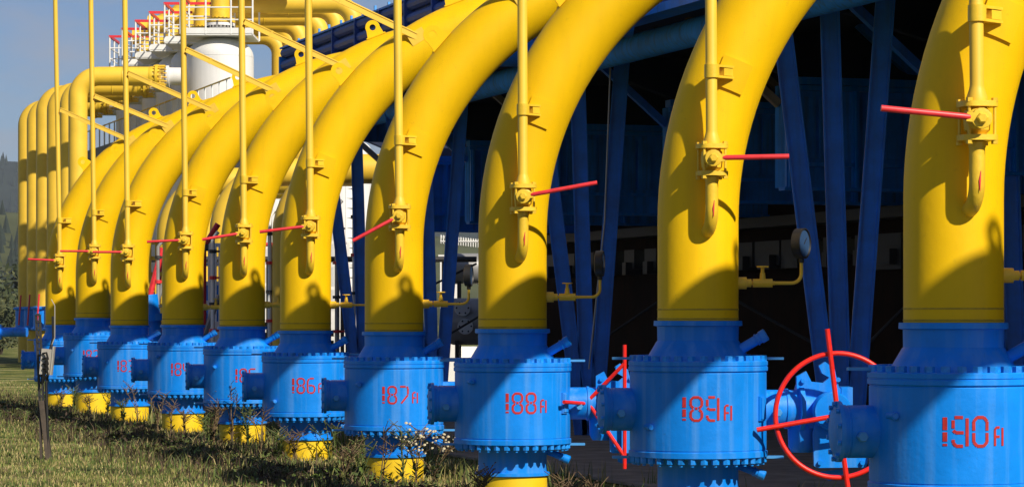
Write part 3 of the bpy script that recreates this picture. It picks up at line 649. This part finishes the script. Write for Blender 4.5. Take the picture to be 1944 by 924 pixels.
t = thing('blue_side_pipe', 'dark blue pipe running out of frame at the left edge below the standpipe valves', 'pipe', W(-60,630,150))
m = MB(); m.tube([V(-8,2,0), V(3.2,0,0)], .26, 20); m.build('pipe_run', NAV, t)
for x_ in (-6,-2): m = MB(); m.tube([V(x_,(3.2-x_)*.18,-.2), V(x_,(3.2-x_)*.18,-Vector(t.location).z/S)], .12, 8); m.build('support', DRK, t)
m = MB(); m.lathe([(.3,0),(.42,.02),(.42,.12),(.3,.14)], 20, c=V(1.6,.3,0), ax=V(1,-.18,0)); m.build('flange', BLU, t)

GRP = 'yellow pipes turning down above the cooler'
top = [(672,-10,148,1.0,7.5,'nearest yellow pipe turning down at the top edge, right of all the others'),(640,0,152.4,1.0,8,'second overhead yellow pipe, just left of the nearest one'),(609,16,156.6,1.0,8.5,'third overhead yellow pipe turning down, with a weld seam'),
       (572,30,161,1.0,9,'fourth overhead yellow pipe, mostly hidden between its neighbours'),(552,38,164,1.0,9,'fifth overhead yellow pipe, low, with a dark weld seam'),(531,54,168,1.0,9,'lowest and farthest overhead yellow pipe turning down beside the white vessel')]
for i, (px, py, Z, w_, run, lab) in enumerate(top):
    elbow_pipe('overhead_pipe', lab, GRP, px, py, Z, w_, run, direction=V(-1,0,0), rings=(2.2+.5*i,))
GRP = 'yellow arch pipes glimpsed between the front pipes'
for px, py, Z, lab in ((322,318,104,'yellow pipe in the gap right of pipe 183'),(424,300,98,'yellow pipe in the gap right of pipe 184'),(392,330,110,'farther yellow pipe showing left of pipe 185'),(545,292,92,'yellow bend showing in the gap right of pipe 185')):
    elbow_pipe('back_pipe', lab, GRP, px, py, Z, 1.0, 5, direction=U, R=2.2)

# ================================================================= white separator vessels with platforms
vs = []
def vessel(X, Z, Rv, Htop, label, big=True, idx=0):
    t = thing('white_vessel', label, 'tank', (X, Z, 0), 'white separator vessels')
    m = MB(); pr = [(Rv*.98,1.2),(Rv,1.4),(Rv,Htop-Rv*.62)] + [(Rv*math.cos(a), Htop-Rv*.62+Rv*.62*math.sin(a)) for a in np.linspace(0,PI/2*.93,10)[1:]]
    m.lathe(pr, 56); m.build('shell', WHT, t)
    m = MB(); m.lathe([(Rv*.55,0),(Rv*.55,1.3)], 20); m.build('skirt', WHT, t)
    for z in (Htop-Rv*.62, Htop-5.5, Htop-9):
        m = MB(); m.lathe([(Rv+.002,z-.02),(Rv+.012,z),(Rv+.002,z+.02)], 56, caps=False); m.build('weld_seam', WHT, t)
    m = MB(); m.lathe([(.55,Htop-.1),(.55,Htop+.55),(.78,Htop+.56),(.78,Htop+.70)], 28); m.build('nozzle', WHT, t)
    m = MB(); m.lathe([(.80,Htop+.73),(.80,Htop+.95),(.55,Htop+.97),(.55,Htop+1.6)], 28); m.build('top_flange', YEV, t)
    pts = [V(0,0,Htop+1.5)] + [V(1.1*(1-math.cos(a)),0,Htop+1.9+1.1*math.sin(a)) for a in np.linspace(0,PI/2,8)] + [V(4.2,0,Htop+3.0)]
    m = MB(); m.tube(pts, .5, 24); m.build('outlet_bend', YEF, t)
    m = MB()
    for k in range(20):
        a = 2*PI*k/20; m.tube([V(.68*math.cos(a),.68*math.sin(a),Htop+.45), V(.68*math.cos(a),.68*math.sin(a),Htop+.99)], .035, 6)
    m.build('stud_ring', DRK, t)
    # platform
    m = MB(); h = Htop-.05; a = 1.9
    m.box((0,0,h), (a*2,a*2,.12)); m.box((0,-a,h+.17), (a*2,.06,.30)); m.box((-a,0,h+.17), (.06,a*2,.30)); m.build('platform', WHR, t)
    for (x,y) in ((-a,-a),(-a*.3,-a),(a*.4,-a),(a,-a),(-a,a),(-a,0),(a,a)):
        m = MB(); m.tube([(x,y,h),(x,y,h+2.1)], .05, 6); m.build('rail_post', WHR, t)
    m = MB()
    for z in (.75,1.4): m.tube([(-a,a,h+z),(-a,-a,h+z),(a,-a,h+z)], .04, 6)
    m.build('rail', WHR, t)
    m = MB(); m.bar((-a,a,h+2.1),(-a,-a,h+2.1),.12,.14); m.bar((-a,-a,h+2.1),(a,-a,h+2.1),.12,.14); m.build('red_top_rail', LEV, t)
    # side nozzle to the left standpipe
    m = MB(); m.lathe([(.5,Rv*.9),(.5,Rv+.9),(.64,Rv+.91),(.64,Rv+1.06)], 28, c=V(0,0,Htop-2.1), ax=V(-1,0,0)); m.build('side_nozzle', WHT, t)
    m = MB(); m.lathe([(.5,Rv*.9),(.5,Rv+.9),(.64,Rv+.91),(.64,Rv+1.06)], 28, c=V(0,0,Htop-4.4), ax=V(1,0,0)); m.build('side_nozzle', WHT, t)
    return t
names = ['nearest white domed vessel with railed platform and yellow top pipe','second white vessel, partly hidden behind the nearest one','third white vessel in the row, with red topped railings','fourth white vessel in the row, with red topped railings','fifth white vessel from the right, small red railed platform','farthest white vessel, leftmost red railed platform against the sky']
for i in range(6):
    X, Z = -15.55 - 1.36*i*1.02, 146 + 4.3*i*1.02
    vessel(X, Z, 1.78, EYE + (600-70)/F*146, names[i], idx=i)
# grey elevated deck in front of the vessels, running away to the left
dk = thing('elevated_deck', 'long weathered grey concrete deck with thin white posts behind the far left pipes', 'deck', W(330,600,138)*1)
D0 = Vector(dk.location)/S
a, b_ = V(-13.2,135,0), V(-13.2-.316*45*1.0,135+.949*45,0)
hz = EYE + 10.2
m = MB(); m.bar(a-D0+V(0,0,hz), b_-D0+V(0,0,hz), 1.6, .55); m.bar(a-D0+V(0,0,hz-.6), b_-D0+V(0,0,hz-.6), .6, .6); m.build('deck_slab', GRD, dk)
for i in range(9):
    c = a.lerp(b_, (i+.3)/9) - D0
    m = MB(); m.bar(c+V(0,0,-D0.z), c+V(0,0,hz-.3), .35, .35); m.bar(c+V(0,0,hz-4.4), c+V(1.4,0,hz-.9), .2,.2); m.build('column', DRK, dk)
for i in range(26):
    c = a.lerp(b_, (i+.5)/26) - D0
    m = MB(); m.tube([c+V(-.6,-.6,hz+.2), c+V(-.6,-.6,hz+1.55)], .05, 5); m.build('deck_post', WHR, dk)
m = MB(); m.tube([a-D0+V(-.6,-.6,hz+1.5), b_-D0+V(-.6,-.6,hz+1.5)], .045, 5); m.build('hand_rail', YEV, dk)

# ---------------------------------------------------------------- white and steel equipment seen between pipes 184 to 188
def tank(label, px, pyt, wpx_, Z, cat='tank'):
    t = thing('storage_tank', label, cat, V((px-972)*Z/F, Z, 0), 'white tanks behind the front pipes'); R = wpx_*Z/F/2; H = EYE+(600-pyt)*Z/F
    m = MB(); m.lathe([(R,0),(R,H-R*.5)]+[(R*math.cos(a),H-R*.5+R*.5*math.sin(a)) for a in np.linspace(0,PI/2*.95,8)[1:]], 48); m.build('shell', WHT, t)
    m = MB(); m.lathe([(.22,H-.1),(.22,H+.4),(.34,H+.41),(.34,H+.5)], 16); m.build('nozzle', WHT, t)
    for x in (-.35,.35):
        m = MB(); m.tube([(x+R*.4,-R*.98,0),(x+R*.4,-R*.98,H-R*.6)], .04, 6); m.build('ladder_rail', WHR, t)
    m = MB(); 
    for k in range(22): z = (H-R)*k/22+.2; m.tube([(-.35+R*.4,-R*.98,z),(.35+R*.4,-R*.98,z)], .025, 5)
    m.build('ladder_rungs', WHR, t)
tank('white domed tank seen in the gap between pipes 185 and 186', 528, 345, 118, 118)
tank('white domed tank seen in the gap between pipes 186 and 187', 655, 262, 100, 122)
def rail(label, x0, x1, y0, y1, Z, rows=3, posts=5, name='white_railing', mt=None, deck=True):
    p, q = W(x0,y1,Z), W(x1,y1,Z); t = thing(name, label, 'railing', p); h = (y1-y0)*Z/F; L_ = (q-p).x; mt = mt or WHR
    for i in range(posts):
        m = MB(); m.box((L_*i/(posts-1),0,h/2),(.10,.10,h)); m.build('post', mt, t)
    for j in range(rows):
        m = MB(); m.box((L_/2,.02,h*(j+1)/rows),(L_,.06,.12)); m.build('rail', mt, t)
    if deck:
        m = MB(); m.box((L_/2,.6,-.35),(L_+.4,1.6,.7)); m.box((L_/2,.6,-1.0),(L_+.4,1.5,.14)); m.build('platform', WHR, t)
        for i in range(3):
            m = MB(); m.bar(V(L_*i/2,1.0,-.6), V(L_*i/2,1.0,-p.z), .3,.3); m.build('leg', DRK, t)
rail('narrow white railed platform before the domed tank right of pipe 185', 500, 560, 470, 575, 100, 3, 4)
rail('wider white railed platform in the gap between pipes 186 and 187', 622, 700, 460, 590, 100, 3, 5)
rail('white scaffold seen in the gap between pipes 184 and 185', 388, 418, 465, 610, 84, 4, 4, 'white_scaffold')
rail('yellow ladder frame seen in the gap between pipes 183 and 184', 284, 312, 460, 640, 84, 6, 3, 'yellow_scaffold', YEV, False)
for (x, y0, y1, Z, r, mt, nm, lab, cat) in ((296,480,640,86,.09,LEV,'red_pipe','short red pipe in the gap between pipes 183 and 184','pipe'),(404,540,650,86,.55,BLU,'blue_pipe','bright blue pipe stub in the gap right of pipe 184','pipe'),(288,560,660,80,.35,BLU,'blue_pipe','dark blue pipe stub left of pipe 184','pipe')):
    a_ = W(x,y1,Z); b2 = W(x+ (8 if mt is not BLU else -10),y0,Z); t = thing(nm, lab, cat, a_); m = MB(); m.tube([V(0,0,-a_.z), V(0,0,0), b2-a_], r, 14); m.build('pipe_run', mt, t); m = MB(); m.lathe([(r*1.4,0),(r*1.4,.2)], 16, c=(b2-a_)*.5, ax=(b2-a_)); m.build('flange', mt, t)
# long yellow and dark tubes crossing the gaps
for (x0,y0,x1,y1,mt,nm,lab) in ((386,640,416,560,GRY,'grey_brace','grey slanted brace in the gap between pipes 184 and 185'),(282,570,308,470,LEV,'red_brace','red slanted brace in the gap between pipes 183 and 184'),(284,600,310,540,GRY,'grey_brace','grey slanted brace low in the gap between pipes 183 and 184'),(386,470,414,425,LEV,'red_brace','short red slanted bar high in the gap between pipes 184 and 185')):
    p_, q_ = W(x0,y0,82), W(x1,y1,82); t = thing(nm, lab, 'brace', p_); m = MB(); m.tube([V(0,0,-p_.z), V(0,0,0), q_-p_], .09, 8); m.build('tube_run', mt, t); m = MB(); m.box((0,0,0),(.3,.2,.2)); m.build('clamp', DRK, t)
for (x0,y0,y1,Zc,mt,r_c,lab) in ((512,400,620,92,WHR,.07,'thin white conduit just right of pipe 185'),(640,380,640,92,GRY,.08,'thin grey vertical conduit in the gap between pipes 186 and 187'),(672,350,640,92,WHR,.06,'thin white conduit beside the blue legs left of pipe 187'),(404,440,640,80,WHR,.06,'thin white conduit right of pipe 184'),(300,455,640,80,GRY,.05,'slim grey pole behind the yellow frame just right of pipe 183')):
    q_ = W(x0,y0,Zc); t = thing('conduit', lab, 'conduit', V(q_.x,q_.y,0)); m = MB(); m.tube([V(0,0,0), V(0,0,q_.z-.2), V(.15,.05,q_.z)], r_c, 8); m.build('tube_run', mt, t)
    for k_ in range(4):
        zk = EYE + (600-y1)/F*Zc + k_*(y1-y0)/F*Zc/4 + .2; m = MB(); m.lathe([(r_c*1.9,-.05),(r_c*1.9,.05)], 8, c=V(0,0,zk)); m.box((.12,0,zk),(.3,.06,.06)); m.build('clamp', DRK if k_ % 2 else LEV, t)
hp = thing('cross_pipe', 'thin dark horizontal pipe crossing the gaps behind pipes 184 to 187', 'pipe', W(260,492,96)); m = MB(); m.tube([V(0,0,0), W(905,492,96)-W(260,492,96)], .10, 8); m.build('pipe_run', DRK, hp)
for i in range(4):
    x = 2+i*2.6; m = MB(); m.tube([V(x,0,0), V(x,0,-W(260,492,96).z)], .07, 6); m.build('support', DRK, hp)
hp = thing('red_pipe', 'thin red horizontal pipe crossing behind pipes 185 and 186', 'pipe', W(440,464,98)); m = MB(); m.tube([V(0,0,0), W(600,464,98)-W(440,464,98)], .07, 8); m.build('pipe_run', LEV, hp); m = MB(); m.tube([V(1.5,0,0), V(1.5,0,-W(440,464,98).z)], .07, 6); m.build('support', DRK, hp)
# white cabinet with steel drums left of pipe 188
wc = thing('white_cabinet', 'tall white cabinet standing in the sun left of pipe 188', 'cabinet', V((853-972)*104/F, 104, 0))
m = MB(); m.box((0,0,(EYE+2.2)/2),(.66,1.6,EYE+2.2)); m.box((1.6,.6,EYE-1.4),(3.6,.3,2*.25)); m.box((.5,.2,.6),(3.2,.3,1.2)); m.build('cabinet_body', WHT, wc)
for k, (z_) in enumerate((.42,.30,.24)):
    m = MB(); m.box((-.02+.02*k,-.81,EYE+z_-.1),(.30-.04*k,.01,.035)); m.build('lettering', DRK, wc)
def drum(label, px, py, Z, R, L_):
    c = W(px,py,Z); t = thing('steel_drum', label, 'drum', V(c.x, c.y, 0), 'grey steel drums left of pipe 188'); m = MB()
    m.lathe([(R*.6,-.1),(R*.95,0),(R,.12),(R,L_),(R*.9,L_+.1)], 40, c=V(-L_/2,0,c.z), ax=V(1,0,0)); m.build('shell', GRY, t)
    for x in (-L_/2+.25, L_/2-.2):
        m = MB(); m.box((x,0,(c.z-R*.8)/2),(.14,R*1.2,c.z-R*.8)); m.build('saddle', DRK, t)
    return t, c
t, c = drum('upper grey steel drum behind the gauge of pipe 187', 893, 510, 98, .55, 1.3)
t, c = drum('lower grey steel drum with two blind flanges behind the gauge of pipe 187', 893, 610, 94, .80, 1.4)
for x, z in ((-.28,.42),(-.18,-.20)):
    m = MB(); m.lathe([(.16,0),(.16,.16),(.27,.17),(.27,.25)], 24, c=V(x,-.62,c.z+z), ax=V(.1,-1,.15)); f_ = m.build('blind_flange', WHR, t)
    for k in range(6):
        a_ = 2*PI*k/6; m = MB(); m.lathe([(.03,0),(.03,.05)], 6, c=V(x+.02+.2*math.cos(a_),-.87,c.z+z+.04+.2*math.sin(a_)), ax=V(.1,-1,.15)); m.build('bolt', DRK, f_)
gr = thing('steel_grating', 'sunlit slanting metal grating above the grey drums left of pipe 188', 'grating', W(838,470,100))
for i in range(22):
    m = MB() if i == 0 else m
    x = i*.09; m.box((x,0,.30-.010*i),(.03,1.2,.30))
for j in range(3): m.box((.95,-.6+j*.6,.22),(1.95,.04,.04))
m.build('grating_bars', WHR, gr); m = MB(); m.box((.95,0,-.32),(2.1,1.3,.10)); m.build('edge_beam', WHR, gr)
m = MB(); m.tube([(.1,0,-.3),(.1,0,-W(838,470,100).z)],.09,6); m.build('post', DRK, gr)
m = MB(); m.tube([(1.9,0,-.3),(1.9,0,-W(838,470,100).z)],.09,6); m.build('post', DRK, gr)

wp = thing('white_pipeline', 'white pipeline glimpsed behind the dark cladding under the air cooler', 'pipe', ROW(20,27,-EYE)); Wb = ROW(20,27,-EYE)
m = MB(); m.tube([ROW(-5,27,2.6)-Wb, ROW(75,27,2.6)-Wb], .6, 20); m.build('pipe_run', WHT, wp)
for i in range(9):
    m = MB(); m.tube([ROW(i*9,27,-EYE)-Wb, ROW(i*9,27,2.0)-Wb], .15, 8); m.build('support', GRY, wp)
# ================================================================= post with junction box in the grass
Zp = 53.5
pt = thing('perforated_post', 'dark perforated steel post strapped to a weathered stake in the grass at left', 'post', V((88-972)*Zp/F, Zp, 0))
k = Zp/F; P0 = Vector(pt.location)/S
def L_(px, py, dy=0): q = W(px, py, Zp); return q - P0 + V(0, dy, 0)
m = MB(); a_, b2 = L_(72,597), L_(80,790)
n_ = 15
for s_ in (-1, 1): m.bar(a_+V(.035*s_,0,0), b2+V(.035*s_,0,0), .05, .025, up=V(0,1,0))
for i in range(n_+1):
    c = a_.lerp(b2, i/n_); m.box(c, (.07,.05,.045))
m.build('steel_channel', DRK, pt)
m = MB(); m.bar(L_(79,760,.03), L_(93,876,.03), .10, .16, up=V(0,1,0)); m.bar(L_(76,790,.03), L_(78,872,.03), .05, .06, up=V(0,1,0)); m.build('stake', WOD, pt)
m = MB(); m.tube([L_(100,600,.03),L_(101,640,.03),L_(94,668,.0),L_(93,700,-.04),L_(88,730,-.04),L_(90,780,-.04),L_(92,860,-.02)], .028, 8); m.build('conduit', BLK, pt)
m = MB(); m.tube([L_(97,568,.03),L_(104,580,.0),L_(104,640,0),L_(96,660,0)], .009, 8); m.build('thin_conduit', BOX, pt)
jb = thing('junction_box', 'small pale grey junction box with black cables on the perforated post', 'junction box', L_(90,686,-.10)+P0)
m = MB(); m.box((0,0,0),(.22,.12,.50), (V(.99,0,-.1),V(0,1,0),V(.1,0,.99))); m.box((.12,0,.02),(.03,.16,.56), (V(.99,0,-.1),V(0,1,0),V(.1,0,.99))); m.build('case', BOX, jb)
for i in range(4):
    m = MB(); z = .16-.1*i; m.tube([V(-.06,-.08,z), V(.02,-.14,z+.02), V(.05,-.13,z-.10), V(-.02,-.10,z-.18), V(-.06,-.06,-.4)], .022, 6); m.build('cable', BLK, jb)
sl = thing('concrete_slab', 'small sunlit broken concrete slab lying in the grass at the left edge', 'slab', V(px2x(25,58)/S, 78.0, .03))
m = MB(); m.plate([(-.7,-.5),(.2,-.6),(.8,-.2),(.6,.5),(-.3,.6),(-.8,.2)], V(0,0,.12), V(1,0,0), V(0,1,0), .22); m.build('slab', GRD, sl)

# ================================================================= grass and weeds
GM = [mat('grass_blade_green', (.11,.17,.03), rough=.7, var=.3, scale=1.5), mat('grass_blade_olive', (.22,.225,.055), rough=.7, var=.3, scale=1.5), mat('grass_blade_straw', (.42,.34,.15), rough=.8, var=.3, scale=1.5), mat('grass_blade_brown', (.10,.065,.035), rough=.8, var=.3, scale=1.5)]
def blades(name, pts, hts, wd, mats, mix, bend=.5, seed=0):
    r = np.random.default_rng(seed); n = len(pts); a = r.uniform(0, 2*PI, n); l = r.uniform(0, bend, n)*hts; da = r.uniform(0, 2*PI, n)
    w_ = wd*r.uniform(.6, 1.3, n)
    dx, dy = np.cos(a)*w_, np.sin(a)*w_; tx, ty = np.cos(da)*l, np.sin(da)*l
    z0 = .0; P = np.zeros((n, 5, 3))
    P[:,0] = np.stack([pts[:,0]-dx, pts[:,1]-dy, pts[:,2]-.02], 1); P[:,1] = np.stack([pts[:,0]+dx, pts[:,1]+dy, pts[:,2]-.02], 1)
    P[:,2] = np.stack([pts[:,0]+dx*.7+tx*.35, pts[:,1]+dy*.7+ty*.35, pts[:,2]+hts*.6], 1); P[:,3] = np.stack([pts[:,0]-dx*.7+tx*.35, pts[:,1]-dy*.7+ty*.35, pts[:,2]+hts*.6], 1)
    P[:,4] = np.stack([pts[:,0]+tx, pts[:,1]+ty, pts[:,2]+hts], 1)
    me = bpy.data.meshes.new(name); me.vertices.add(n*5); me.vertices.foreach_set('co', P.reshape(-1))
    b0 = np.arange(n)[:,None]*5
    li = np.concatenate([b0+np.array([[0,1,2,3]]), b0+np.array([[3,2,4]])], 1).reshape(-1)
    me.loops.add(n*7); me.loops.foreach_set('vertex_index', li.astype(np.int32))
    me.polygons.add(n*2); st = (np.arange(n)[:,None]*7+np.array([[0,4]])).reshape(-1); me.polygons.foreach_set('loop_start', st.astype(np.int32))
    for m_ in mats: me.materials.append(m_)
    mi = np.repeat(r.choice(len(mats), n, p=mix), 2); me.polygons.foreach_set('material_index', mi.astype(np.int32))
    me.update(calc_edges=True); me.validate()
    o = bpy.data.objects.new(name, me); scn.collection.objects.link(o); return o
def field(n, d0, d1, pxa, pxb, clump=0, seed=1):
    r = np.random.default_rng(seed); u = r.random(n*3); d = d0*(d1/d0)**u
    px = r.uniform(pxa, pxb, n*3); x = (px-972)*d/F
    k = noise2(x*1.3, d*.8, seed+3); keep = k > clump + r.normal(0,.35,n*3) if clump is not None else np.ones(n*3, bool)
    x, d = x[keep][:n], d[keep][:n]; return np.stack([x, d, .015+0*x], 1)
# lawn: short, in the open left part
p = field(170000, 22, 100, -120, 1250, None, 1); row_x = (4.43*S - .316/.949*(p[:,1]-27.5*S))
p = p[p[:,0] < row_x + 2.2]
tag(blades('short_grass', p, (.012+.045*rng.random(len(p))**1.6)*(1+.9*np.clip(noise2(p[:,0]*1.3,p[:,1]*.7,4),0,1)), .005, GM, [.30,.30,.28,.12], .9, 3), kind='stuff')
# ranker growth along the row
n = 52000; s_ = rng.uniform(14, 90, n); o_ = rng.normal(-1.4, 1.0, n); P_ = np.array([[(R_0 + R_D*a + R_U*b).x*S, (R_0 + R_D*a + R_U*b).y*S, .015] for a, b in zip(s_, o_)])
kk = noise2(P_[:,0]*1.2, P_[:,1]*1.2, 12); P_ = P_[kk > -.35 + rng.normal(0,.3,n)]
tag(blades('rank_grass', P_, rng.uniform(.02,.11,len(P_))*(1+.7*(noise2(P_[:,0]*2,P_[:,1]*2,31)>.5)), .006, GM+[LEAF, DKL], [.12,.10,.08,.28,.16,.26], .8, 5), kind='stuff')
# dark herb layer behind the row, sparse
n = 9000; s_ = rng.uniform(10, 60, n); o_ = rng.uniform(.6, 4.5, n); P_ = np.array([[(R_0 + R_D*a + R_U*b).x*S, (R_0 + R_D*a + R_U*b).y*S, .06] for a, b in zip(s_, o_)])
kk = noise2(P_[:,0]*1.2, P_[:,1]*1.2, 14); P_ = P_[kk > .3]
tag(blades('yard_grass', P_, rng.uniform(.05,.22,len(P_)), .006, GM+[LEAF], [.25,.2,.2,.1,.25], .6, 6), kind='stuff')

# broad-leaved herbs massed round the bases
m = MB(); r = np.random.default_rng(77); cl = [(r.uniform(16,62), r.normal(-1.45,.6)) for _ in range(170)]
for (cs, co) in cl:
    hh = r.uniform(.06,.28); rd = r.uniform(.25,.6); mi = int(r.choice(3, p=[.45,.25,.30]))
    for k in range(95):
        s_, o_ = cs + r.normal(0,rd), co + r.normal(0,rd*.6); z = abs(r.normal(0,.5))*hh + .02; a_ = r.uniform(0,2*PI); ln = r.uniform(.03,.075); q = ROW(s_,o_,-EYE) + V(0,0,z)
        d = V(math.cos(a_)*ln, math.sin(a_)*ln, r.uniform(-.5,.9)*ln); sd = V(-math.sin(a_)*ln*.4, math.cos(a_)*ln*.4, r.uniform(-.3,.3)*ln)
        m.add([q-d, q+sd, q+d, q-sd], [(0,1,2,3)], mi if r.random() < .8 else int(r.integers(4)))
tag(m.build('ground_herbs', [LEAF, mat('fresh_green_leaf', (.13,.20,.03), rough=.6, var=.3, scale=3), DKL, DRY]), kind='stuff')
def weed(px, Z, h, label, kind, seed):
    r = random.Random(seed); X = (px-972)*Z/F; t = thing({'stalk':'dry_weed','leafy':'leafy_weed','flower':'flowering_weed','yellow':'flowering_weed'}[kind], label, 'weed', (X, Z, .05), 'tall weeds in front of the valves')
    st, lf, fl = MB(), MB(), MB(); n = r.randint(3,6) if kind != 'flower' else 4
    for i in range(n):
        a = r.uniform(0,2*PI); l = r.uniform(.05,.30)*h*(1.5 if kind == 'flower' else 1); hh = h*r.uniform(.6,1)
        pts = [V(math.cos(a)*l*q*q+r.uniform(-.02,.02), math.sin(a)*l*q*q, hh*q) for q in (0,.25,.5,.75,1)]
        st.tube(pts, [.014,.012,.010,.008,.005], 5)
        for j in range(int(26 if kind != 'stalk' else 14)):
            q = r.uniform(.12,1); b0 = pts[min(3,int(q*4))].lerp(pts[min(4,int(q*4)+1)], (q*4) % 1); a2 = r.uniform(0,2*PI); ln = r.uniform(.06,.20)*(1.25-q)
            e = b0 + V(math.cos(a2)*ln, math.sin(a2)*ln, ln*r.uniform(-.2,.9)); sd = V(-math.sin(a2), math.cos(a2), 0)*ln*.18
            lf.add([b0, (b0+e)/2+sd, e, (b0+e)/2-sd], [(0,1,2,3)])
        for j in range(7 if kind != 'flower' else 9):
            q = r.uniform(.55,1); b0 = pts[3].lerp(pts[4], r.random()); a2 = r.uniform(0,2*PI); ln = r.uniform(.08,.26)
            e = b0 + V(math.cos(a2)*ln, math.sin(a2)*ln, ln*r.uniform(.3,1)); st.tube([b0,e],[.008,.005],4)
            rr_ = {'stalk':.013,'leafy':.012,'flower':.026,'yellow':.026}[kind]*r.uniform(.7,1.2)
            fl.lathe([(rr_*.3,-rr_*.5),(rr_,0),(rr_*.5,rr_*.5)], 7, c=e, ax=V(r.uniform(-.5,.5),-.6,.8))
    st.build('stems', DRY if kind != 'leafy' else LEAF, t); lf.add(fl.v, fl.f, 1); lf.build('leaves_and_flower_heads', [LEAF if kind != 'stalk' else DKL, {'stalk':DKL,'leafy':DRY,'flower':FLW,'yellow':YFL}[kind]], t)  # leaves together with seedheads and blossoms in one mesh
    
zrow = {190:27.5,189:33.5,188:39.1,187:46.8,186:54.6,185:61,184:66.5,183:72.7,182:78.8}
Wd = [ # px, in front of unit, height, kind, label
 (823,187,2.05,'flower','cream flowered weed spilling over the right side of valve 187'),(790,187,1.9,'flower','cream flowered weed in front of the bolts of valve 187'),
 (725,187,1.35,'stalk','brown stalk standing before the base of valve 187, left'),(765,187,1.5,'leafy','green stalk standing before the base of valve 187, centre'),
 (690,187,1.25,'leafy','leafy weed between the bases of valves 186 and 187'),(655,187,1.15,'stalk','brown weed between the bases of valves 186 and 187'),(625,186,1.45,'leafy','leafy weed at the right side of base 186'),
 (560,186,.95,'stalk','brown seedy weed before base 186'),(530,186,1.0,'leafy','green weed left of base 186'),(495,186,1.7,'stalk','tall thin stalk crossing the cap left of valve 186'),
 (470,185,1.2,'leafy','green weed before base 185, right'),(440,185,2.35,'stalk','tallest dark stalk in front of valve 185'),(405,185,1.5,'stalk','brown stalk left of base 185'),(392,185,1.0,'leafy','green weed left of base 185'),
 (350,184,.85,'stalk','brown weed before base 184'),(325,184,1.1,'stalk','dry weed left of base 184'),(300,184,1.45,'stalk','brown weeds between bases 183 and 184'),(262,183,2.0,'stalk','tall stalk in front of valve 183'),(235,183,.9,'leafy','leafy weed before base 183'),
 (205,182,1.2,'leafy','leafy weed right of base 182'),(170,182,.9,'stalk','dry weed before base 182'),(140,182,1.1,'leafy','green weed between the post and base 182'),(115,182,1.0,'stalk','brown weed right of the perforated post'),
 (700,186,1.2,'stalk','dark weed behind the left side of base 187'),(905,188,1.1,'stalk','thin bent stalk left of base 188'),(1075,188,.95,'stalk','dry weed right of base 188'),(1130,188,.8,'stalk','seedhead stalk between bases 188 and 189'),(1320,189,.75,'stalk','brown stalk before the base of valve 189'),(1350,189,.8,'stalk','bent brown stalk right of centre of base 189'),
 (1640,189,.35,'yellow','yellow flowered weed under the handwheel'),(1440,189,.42,'flower','cream flowered weed near the bottom right of valve 189')]
for i, (px, u_, h, kd, lab) in enumerate(Wd):
    weed(px, zrow[u_]-1.6, h*.66 if kd != 'flower' else h*.50, lab, kd, 40+i)

# ================================================================= haze
hm = bpy.data.materials.new('thin_air'); hm.use_nodes = True; n = hm.node_tree.nodes; n.remove(n['Principled BSDF']); pv = n.new('ShaderNodeVolumePrincipled')
pv.inputs['Density'].default_value = HAZE; pv.inputs['Color'].default_value = (.80,.88,1.0,1); pv.inputs['Anisotropy'].default_value = .2
hm.node_tree.links.new(pv.outputs[0], n['Material Output'].inputs['Volume'])
m = MB(); m.box((0, 2150/S, 112/S), (5600/S, 4700/S, 250/S)); o = m.build('haze', hm); tag(o, kind='stuff')
